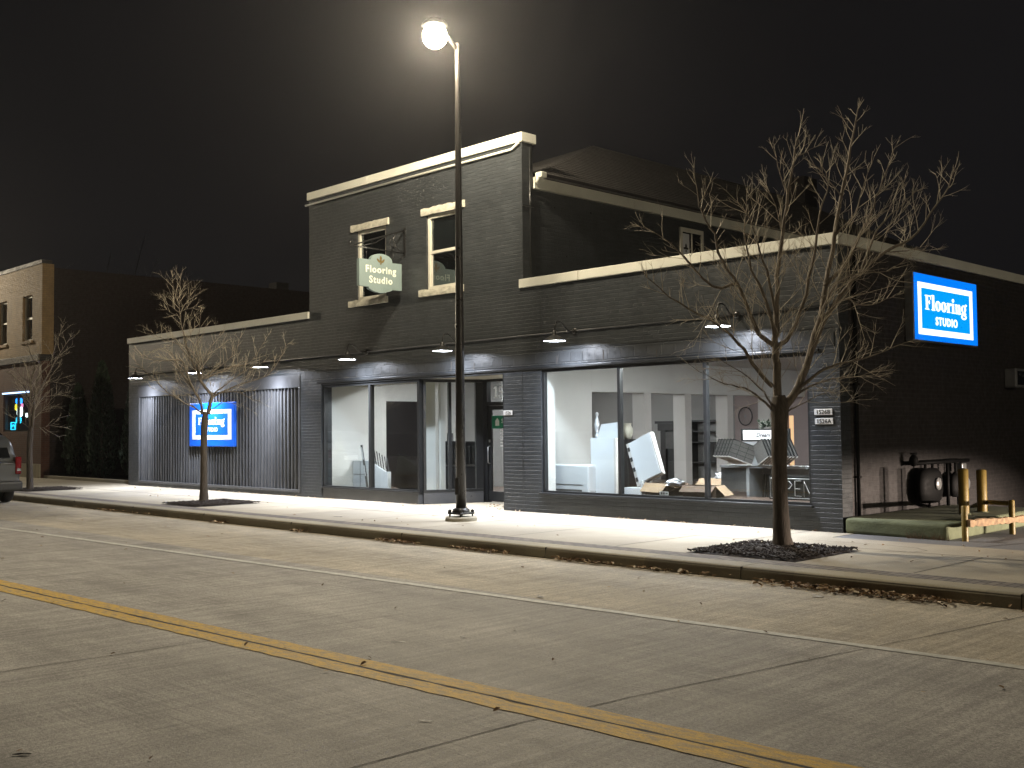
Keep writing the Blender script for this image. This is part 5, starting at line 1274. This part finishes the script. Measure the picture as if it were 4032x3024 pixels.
for x in (-32.2, -28.95):
    for s in (-1, 1):
        mb = MB(); R = Matrix.Translation((x, cy + s * 0.80, 0.20)) @ Matrix.Rotation(PI / 2, 4, 'X')
        mb.lathe((0, 0, 0), [(0.20, -0.11), (0.31, -0.11), (0.345, -0.08), (0.35, 0), (0.345, 0.08), (0.31, 0.11), (0.20, 0.11)], 28, R); wh = mb.build('wheel', M_tyre, car)
        mb = MB(); mb.lathe((0, 0, 0), [(0, 0.05), (0.08, 0.06), (0.19, 0.09), (0.205, 0.10), (0.205, -0.10), (0, -0.06)], 20, R); mb.build('rim', M_metal, wh)

# ================================================================ SHOWROOM GOODS
def thing(nm, loc, label, cat, group=None): return empty(nm, loc, label, cat, group)
ZF = 0.36
t = thing('low_counter', (-14.0, 0.6, ZF), 'low white counter with rounded corners at the left end of the big window', 'counter')
mb = MB(); mb.box(-14.46, -13.60, 0.50, 0.78, 0.37, 0.90, bev=0.03); mb.build('body', M_laminate, t)
mb = MB(); mb.box(-14.45, -13.74, 0.492, 0.499, 0.52, 0.526); mb.box(-14.44, -13.76, 0.492, 0.499, 0.375, 0.43); mb.build('kick_panel', M_sample, t)
t = thing('display_panel', (-13.4, 0.8, ZF), 'tall white display panel with a slanted top beside the window mullion', 'display panel')
mb = MB(); mb.box(-13.72, -13.15, 0.72, 0.95, 0.362, 1.40); mb.build('cabinet', M_laminate, t)
mb = MB(); mb.prism([(-13.66, 1.402), (-13.12, 1.402), (-13.08, 1.70), (-13.55, 1.66)], 'y', 0.84, 0.88); mb.build('header_board', M_laminate, t)
mb = MB(); mb.box(-13.148, -13.10, 0.72, 0.95, 0.362, 1.40); mb.build('side_trim', M_column, t)
t = thing('tilted_display', (-12.6, 0.95, 0.5), 'white framed display board tipped over beside the cardboard boxes', 'display board')
MT = Matrix.Translation((-12.60, 0.95, 1.03)) @ Matrix.Rotation(-0.40, 4, 'Y') @ Matrix.Rotation(-0.10, 4, 'X')
mb = MB(); mb.box(-0.27, 0.27, -0.02, 0.02, -0.40, 0.40, MT, 0.008); mb.build('panel', M_laminate, t)
mb = MB(); mb.box(-0.36, -0.275, 0.02, 0.10, -0.42, 0.42, MT); mb.box(-0.30, 0.30, 0.022, 0.08, -0.425, -0.40, MT); mb.box(0.272, 0.30, -0.015, 0.08, -0.40, 0.40, MT); mb.build('frame', M_column, t)
mb = MB(); 
for k in range(4): mb.box(-0.35, -0.28, 0.012, 0.0195, -0.34 + k * 0.2, -0.26 + k * 0.2, MT)
mb.build('slots', M_ink, t)
t = thing('stand_base', (-12.8, 0.9, ZF), 'low white stand base under the tipped display board', 'stand')
mb = MB(); mb.box(-13.02, -12.57, 0.80, 1.10, 0.362, 0.48); mb.build('base', M_laminate, t)
mb = MB(); mb.box(-12.60, -12.575, 0.82, 1.08, 0.481, 0.62); mb.build('upright', M_laminate, t)
def carton(x, y, w, d, h, rz, label, flaps):
    t = thing('cardboard_box', (x, y, ZF), label, 'cardboard box', 'cardboard boxes on the window floor')
    M = Matrix.Translation((x, y, 0.362)) @ Matrix.Rotation(rz, 4, 'Z')
    mb = MB()
    for (a, b, c, e) in ((-w, w, -d, -d + .006), (-w, w, d - .006, d), (-w, -w + .006, -d + .006, d - .006), (w - .006, w, -d + .006, d - .006)): mb.box(a, b, c, e, 0, h, M)
    mb.box(-w + .006, w - .006, -d + .006, d - .006, 0, 0.006, M); mb.build('carton', M_card, t)
    for i, (ax, s, tilt) in enumerate(flaps):
        mb = MB()
        if ax == 'x': MF = M @ Matrix.Translation((s * w, 0, h)) @ Matrix.Rotation(s * tilt, 4, 'Y'); mb.box(0 if s > 0 else -0.24, 0.24 if s > 0 else 0, -d, d, 0.001, 0.007, MF)
        else: MF = M @ Matrix.Translation((0, s * d, h)) @ Matrix.Rotation(-s * tilt, 4, 'X'); mb.box(-w, w, 0 if s > 0 else -0.2, 0.2 if s > 0 else 0, 0.001, 0.007, MF)
        mb.build('flap', M_cardl if i == 0 else M_card, t)
carton(-11.30, 0.95, 0.30, 0.22, 0.20, 0.25, 'open cardboard box with a pale flap folded out, right of the window mullion', [('x', 1, 0.75), ('y', -1, 0.5), ('x', -1, 0.4)])
carton(-12.2, 1.05, 0.30, 0.24, 0.22, -0.2, 'brown cardboard box below the tipped display board', [('y', -1, 0.9), ('x', 1, 0.3)])
carton(-11.72, 1.5, 0.26, 0.2, 0.16, 0.1, 'shallow cardboard box behind the other two boxes', [('y', 1, -0.6)])
t = thing('plastic_wrap', (-11.85, 0.85, 0.5), 'crumpled clear plastic wrap on top of the brown boxes', 'plastic wrap')
def crumple(c, R, seed, nm):
    mb = MB(); mb.ball(c, R, 18); r = random.Random(seed)
    for v in mb.bm.verts: v.co += Vector((r.uniform(-1, 1) * R[0], r.uniform(-1, 1) * R[1], r.uniform(-1, 1) * R[2])) * 0.28
    for f in mb.bm.faces: f.smooth = False
    return mb.build(nm, M_plastic, t)
crumple((-11.85, 0.85, 0.60), (0.20, 0.12, 0.07), 2, 'film')
t = thing('plastic_bag', (-11.6, 2.0, 0.1), 'crumpled white plastic bag on a small carton before the middle column', 'bag')
crumple((-11.62, 2.0, 0.66), (0.16, 0.12, 0.08), 4, 'bag')
mb = MB(); mb.box(-11.74, -11.5, 1.9, 2.1, 0.10, 0.58); mb.build('carton', M_cardl, t)
t = thing('small_tag', (-11.55, 0.16, 0.44), 'tiny white label card standing on the big window sill', 'label card')
mb = MB(); mb.box(-11.65, -11.46, 0.155, 0.16, 0.425, 0.49); mb.build('card', M_signwhite, t)
mb = MB(); mb.box(-11.62, -11.585, 0.153, 0.1545, 0.44, 0.475); mb.box(-11.57, -11.54, 0.153, 0.1545, 0.44, 0.475); mb.box(-11.52, -11.475, 0.153, 0.1545, 0.45, 0.465); mb.build('print', M_sample, t)
# carpet sample rack with its two fans of wings
t = thing('sample_rack', (-10.6, 1.8, 0.1), 'white carpet sample rack with two fans of hinged grey sample boards', 'display rack')
mb = MB(); mb.box(-10.72, -10.60, 1.60, 1.72, 0.90, 1.32); mb.prism([(-10.95, 1.32), (-10.38, 1.32), (-10.56, 1.22), (-10.76, 1.22)], 'y', 1.605, 1.7); mb.build('spine', M_rack, t)
mb = MB()
mb.box(-11.42, -9.64, 1.62, 2.1, 0.86, 0.90); mb.box(-10.86, -10.80, 1.62, 2.1, 0.10, 0.858); mb.box(-10.20, -10.14, 1.62, 2.1, 0.10, 0.858); mb.box(-10.798, -10.202, 2.05, 2.1, 0.10, 0.858); mb.build('stand', M_rack, t)
mb = MB(); mb.box(-11.42, -10.862, 1.66, 2.08, 0.44, 0.858); mb.build('side_shelf', M_sample, t)
mb = MB(); mb.box(-10.138, -9.64, 1.66, 2.08, 0.44, 0.858); mb.build('side_shelf', M_sample, t)
def wing(hx, ang, s, lean):
    # a board hinged at the spine, its outer end raised
    Mw = Matrix.Translation((hx, 1.60, 0.93)) @ Matrix.Rotation(-s * lean, 4, 'Y') @ Matrix.Rotation(ang, 4, 'Z')
    a, b = (0.0, 0.44) if s > 0 else (-0.44, 0.0)
    H = 0.31
    mb = MB(); mb.box(a, b, -0.007, 0.007, 0.0, H, Mw); w = mb.build('sample_board', M_samplec, t)
    e = b if s > 0 else a
    mb = MB(); mb.box(a, b, -0.0095, 0.0095, H + 0.001, H + 0.012, Mw); mb.box(e - 0.007, e + 0.007, -0.0105, 0.0105, 0.0, H + 0.013, Mw); mb.build('board_edge', M_ink, w)
    mb = MB(); mb.box(a, b, -0.0095, 0.0095, -0.016, -0.001, Mw); mb.build('bottom_edge', M_column, w)
    if s < 0:
        mb = MB()
        for i in (1, 2, 3): mb.box(a + 0.01, b - 0.01, -0.0088, -0.0078, i * 0.078 - 0.004, i * 0.078 + 0.004, Mw)
        for i in (1, 2): mb.box(a + i * 0.147 - 0.004, a + i * 0.147 + 0.004, -0.0092, -0.0079, 0.01, H - 0.01, Mw)
        mb.build('tile_grid', M_ink, w)
for k in range(6): wing(-10.73 - k * 0.062, math.radians(30), -1, 0.42)
for k in range(10): wing(-10.59 + k * 0.062, math.radians(-30), 1, 0.42)
t = thing('rack_sign', (-10.5, 1.75, 1.3), 'black framed sign with italic lettering on top of the carpet sample rack', 'sign')
mb = MB(); mb.box(-11.02, -10.03, 1.72, 1.75, 1.325, 1.55); mb.build('frame', M_ink, t)
mb = MB(); mb.box(-10.97, -10.08, 1.712, 1.719, 1.355, 1.525); mb.build('sign_board', M_signwhite, t)
mb = MB(); text_mb(mb, 'Dream Weaver', 0.10, (-10.70, 1.7095, 1.405), (1, 0, 0), (0, 0, 1), 0.003, 0.0022, 0.35, 0.98); mb.build('lettering', M_ink, t)
t = thing('potted_plant', (-10.55, 2.0, 1.55), 'small leafy plant standing behind the rack sign', 'plant')
mb = MB(); r = random.Random(12); 
mb.lathe((-10.65, 1.95, 1.40), [(0, 0), (0.06, 0), (0.08, 0.14), (0, 0.14)], 14); mb.build('pot', M_laminate, t)
mb = MB()
for _ in range(60):
    a = r.uniform(0, 2 * PI); q = Vector((math.cos(a), math.sin(a), r.uniform(0.1, 1.6))).normalized(); p = Vector((-10.65, 1.95, 1.55)) + q * r.uniform(0.05, 0.2)
    s = r.uniform(0.02, 0.045); w = q.orthogonal().normalized()
    mb.face([p - q * s, p + w * s * .4, p + q * s, p - w * s * .4])
mb.build('leaves', M_leafd, t, None, False)
t = thing('open_sign', (-9.2, 0.3, 0.44), 'unlit rectangular OPEN neon sign in the bottom right corner of the big window', 'neon sign')
mb = MB(); mb.box(-9.56, -8.72, 0.30, 0.33, 0.432, 0.80); mb.build('backing', M_ink, t)
M_tube = plain('unlit_neon_tube', (0.80, 0.76, 0.74), 0.25, 0, 0.05, 5)
mb = MB(); mb.tube([(-9.52, 0.28, 0.46), (-8.77, 0.28, 0.46), (-8.77, 0.28, 0.765), (-9.52, 0.28, 0.765)], 0.007, 6, closed=True); mb.build('tube_border', M_tube, t)
mb = MB(); y = 0.275
mb.tube([(-9.40 + 0.075 * math.cos(2 * PI * k / 18), y, 0.61 + 0.12 * math.sin(2 * PI * k / 18)) for k in range(18)], 0.0065, 6, closed=True)
mb.tube([(-9.26, y, 0.49), (-9.26, y, 0.73), (-9.18, y, 0.725), (-9.13, y, 0.67), (-9.18, y, 0.61), (-9.255, y, 0.605)], 0.0065, 6)
mb.tube([(-8.97, y, 0.735), (-9.08, y, 0.73), (-9.08, y, 0.50), (-8.97, y, 0.495)], 0.0065, 6); mb.tube([(-9.08, y, 0.61), (-8.99, y, 0.61)], 0.0065, 6)
mb.tube([(-8.92, y, 0.49), (-8.92, y, 0.735), (-8.80, y, 0.495), (-8.80, y, 0.735)], 0.0065, 6)
mb.build('tube_letters', M_tube, t)
t = thing('step_ladder', (-10.5, 1.95, 0.1), 'dark folded rack of boards standing under the carpet sample rack', 'rack')
for k in range(6):
    mb = MB(); mb.prism([(1.86, 0.102), (1.90, 0.102), (1.98, 0.74), (1.95, 0.74)], 'x', -10.72 + k * 0.05, -10.70 + k * 0.05); mb.build('slat', M_dark, t)
# far wall pieces
def mantel(x0, x1, z1, y, label):
    t = thing('mantelpiece', ((x0 + x1) / 2, y, 0.1), label, 'mantelpiece')
    mb = MB(); mb.box(x0, x1, y - 0.25, y, z1 - 0.07, z1); mb.box(x0 + 0.06, x1 - 0.02, y - 0.20, y, z1 - 0.27, z1 - 0.072); mb.build('shelf', M_dark, t)
    mb = MB(); mb.box(x0 + 0.12, x0 + 0.30, y - 0.15, y, 0.10, z1 - 0.272); mb.box(x1 - 0.20, x1 - 0.02, y - 0.15, y, 0.10, z1 - 0.272); mb.build('pilaster', M_dark, t)
    mb = MB(); mb.box(x0 + 0.302, x1 - 0.202, y - 0.08, y, 0.10, z1 - 0.272); mb.build('fire_box', M_ink, t)
    return t
mantel(-19.24, -18.30, 1.76, 9.95, 'dark wooden mantelpiece at the far wall between the first two columns')
t = thing('framed_notice', (-18.8, 9.76, 1.2), 'pale framed notice leaning before the dark mantelpiece', 'notice')
mb = MB(); mb.box(-18.86, -18.52, 9.70, 9.72, 0.98, 1.46); mb.build('sheet', M_sample, t)
t = thing('shelf_unit', (-17.5, 9.8, 0.1), 'dark shelf unit with long sample boards at the far wall behind the middle column', 'shelf unit')
mb = MB(); frame_box(mb, -18.0, -17.06, 0.105, 1.78, 0.05, 9.65, 9.97); mb.build('carcass', M_dark, t)
mb = MB(); 
for z in (0.6, 1.15, 1.45): mb.box(-17.948, -17.112, 9.66, 9.96, z, z + 0.03)
mb.build('shelf', M_dark, t)
mb = MB()
for k in range(5): mb.box(-17.36 + k * 0.05, -17.335 + k * 0.05, 9.67, 9.9, 0.64, 1.13)
mb.build('sample_plank', M_sample, t)
t = thing('bicycle_wheel', (-16.36, 9.95, 1.86), 'single bicycle wheel hung on the mauve back wall', 'wheel')
c = (-16.36, 9.93, 1.86)
mb = MB(); mb.tube([(c[0] + 0.21 * math.cos(2 * PI * k / 32), c[1], c[2] + 0.24 * math.sin(2 * PI * k / 32)) for k in range(32)], 0.016, 8, closed=True); mb.build('tyre', M_ink, t)
mb = MB()
for k in range(12): mb.tube([c, (c[0] + 0.2 * math.cos(2 * PI * k / 12), c[1], c[2] + 0.23 * math.sin(2 * PI * k / 12))], 0.003, 4)
mb.ball(c, 0.025, 10); mb.build('spokes', M_metal, t)
t = thing('figurine', (-13.7, 1.0, 1.4), 'slender pale figurine on the white display panel', 'figurine')
mb = MB(); mb.lathe((-13.71, 0.90, 1.402), [(0, 0), (0.05, 0), (0.045, 0.05), (0.02, 0.09), (0.04, 0.16), (0.05, 0.26), (0.03, 0.36), (0.016, 0.40), (0.032, 0.44), (0.028, 0.48), (0, 0.50)], 14); mb.build('body', M_plastic, t)
mb = MB(); mb.tube([(-13.70, 0.89, 1.70), (-13.66, 0.87, 1.64), (-13.67, 0.86, 1.58)], 0.012, 6); mb.build('arm', M_plastic, t)
t = thing('vase', (-13.95, 2.1, 1.3), 'patterned pale vase behind the window mullion', 'vase')
mb = MB(); mb.box(-14.1, -13.8, 1.95, 2.25, 0.105, 1.36); mb.build('plinth', M_dark, t)
mb = MB(); mb.lathe((-13.95, 2.1, 1.362), [(0, 0), (0.06, 0), (0.10, 0.08), (0.11, 0.2), (0.07, 0.28), (0.09, 0.32)], 16); mb.build('vessel', M_stone, t)
# ---- left window goods
t = thing('white_cabinet', (-21.4, 0.95, 0.2), 'low white cabinet in the left corner of the left display window', 'cabinet')
mb = MB(); mb.box(-21.58, -20.98, 0.9, 1.25, 0.222, 0.86); mb.build('carcass', M_laminate, t)
mb = MB(); mb.box(-21.56, -21.0, 0.892, 0.899, 0.53, 0.536); mb.box(-21.29, -21.284, 0.8925, 0.899, 0.24, 0.85); mb.build('door_gap', M_sample, t)
t = thing('sample_fan', (-20.1, 0.95, 0.2), 'white stand with a fan of dark sample boards in the left display window', 'display rack')
mb = MB(); mb.prism([(-20.75, 0.222), (-20.17, 0.222), (-20.17, 0.62), (-20.75, 0.84)], 'y', 0.80, 0.84); mb.build('stand', M_laminate, t)
mb = MB(); mb.box(-20.165, -20.09, 0.80, 0.9, 0.222, 0.62); mb.build('post', M_laminate, t)
for k in range(7):
    mb = MB(); Mw = Matrix.Translation((-20.72 + k * 0.10, 0.86, 0.88 - k * 0.04)) @ Matrix.Rotation(-0.22, 4, 'Y') @ Matrix.Rotation(0.9, 4, 'Z'); mb.box(-0.01, 0.01, 0, 0.42, 0, 0.30, Mw); w = mb.build('sample_board', M_dark, t)
    mb = MB(); mb.box(-0.012, 0.012, -0.008, -0.001, 0, 0.30, Mw); mb.build('board_edge', M_samplec if k in (0, 1, 5) else M_sample, w)
for k in range(9):
    mb = MB(); Mw = Matrix.Translation((-19.98 + k * 0.10, 0.95, 0.62 - k * 0.018)) @ Matrix.Rotation(0.25, 4, 'Y') @ Matrix.Rotation(-0.9, 4, 'Z'); mb.box(-0.01, 0.01, 0, 0.42, -0.36, 0.42 - k * 0.02, Mw); mb.build('sample_board', M_dark, t)
t = thing('tall_sample', (-21.05, 0.75, 0.6), 'narrow pale edged sample board leaning beside the white cabinet', 'sample board')
Mw = Matrix.Translation((-20.95, 0.78, 0.70)) @ Matrix.Rotation(-0.22, 4, 'Y')
mb = MB(); mb.box(-0.03, 0.03, -0.01, 0.01, -0.48, 0.55, Mw); mb.build('board', M_samplec, t)
mb = MB(); mb.box(-0.02, 0.02, -0.013, -0.0105, -0.2, 0.06, Mw); mb.box(-0.02, 0.02, -0.013, -0.0105, 0.2, 0.5, Mw); mb.build('label_strip', M_signwhite, t)
t = thing('book_case', (-19.2, 2.4, 0.1), 'dark low bookcase with upright sample boards behind the angled entry window', 'bookcase')
mb = MB(); mb.box(-19.95, -18.5, 2.2, 2.6, 0.102, 0.72); mb.box(-19.95, -19.9, 2.2, 2.6, 0.722, 1.28); mb.box(-18.55, -18.5, 2.2, 2.6, 0.722, 1.28); mb.box(-19.898, -18.552, 2.56, 2.6, 0.722, 1.28); mb.box(-19.95, -18.5, 2.19, 2.6, 1.282, 1.31); mb.build('carcass', M_dark, t)
mb = MB(); mb.box(-19.93, -18.52, 2.185, 2.199, 0.74, 0.77); mb.build('shelf_edge', M_samplec, t)
mb = MB(); mb.box(-19.71, -19.52, 2.3, 2.34, 0.725, 1.50)
mb.build('tall_board', M_sample, t)
mb = MB()
for k in range(6): mb.box(-19.4 + k * 0.13, -19.37 + k * 0.13, 2.25, 2.5, 0.724, 1.2)
mb.build('sample_board', M_sample, t)

# ================================================================ CAR IN THE LOT (out of frame to the right; its low beams light the foot of the side wall)
for s_ in (-1, 1):
    mb = MB(); mb.box(-33.03, -32.86, cy + s_ * 0.56 - 0.16, cy + s_ * 0.56 + 0.16, 0.56, 0.72, bev=0.03); mb.build('headlamp', M_chrome, car)
car2 = copy_tree(car); car2.location = (5.2, 5.3, 0.0)
car2['label'] = 'silver grey estate car waiting in the side lot with its low beams on'
sl = bpy.data.lights.new('low_beam', 'SPOT'); sl.energy = HEAD_W; sl.color = (1.0, 0.82, 0.68); sl.spot_size = math.radians(46); sl.spot_blend = 0.7; sl.shadow_soft_size = 0.06
for s_ in (-1, 1):
    so = bpy.data.objects.new('low_beam', sl); C.objects.link(so); so.parent = car2; so.location = (-2.72, s_ * 0.56, 0.78)
    dv = Vector((-10.9, -3.4, -0.95)); so.rotation_euler = dv.to_track_quat('-Z', 'Y').to_euler(); so.scale = (1.25, 0.30, 1)

# ================================================================ ADDED GLOW GLOW_HAZE
mb = MB(); mb.box(-130, 60, -32, 60, -1.3, 26)  # haze volume added to make the glow round the lamp
m, nt, b = new_mat('lamp_glow_haze'); nt.nodes.remove(b)
pv = N(nt, 'ShaderNodeVolumePrincipled', Density=GLOW_HAZE, Anisotropy=0.84); pv.inputs['Color'].default_value = (0.9, 0.9, 0.92, 1)
nt.links.new(pv.outputs[0], nt.nodes['Material Output'].inputs['Volume'])
hz = mb.build('haze', m); hz['kind'] = 'stuff'; hz['label'] = 'thin mist added for the glow round the street lamp'; hz['category'] = 'haze'
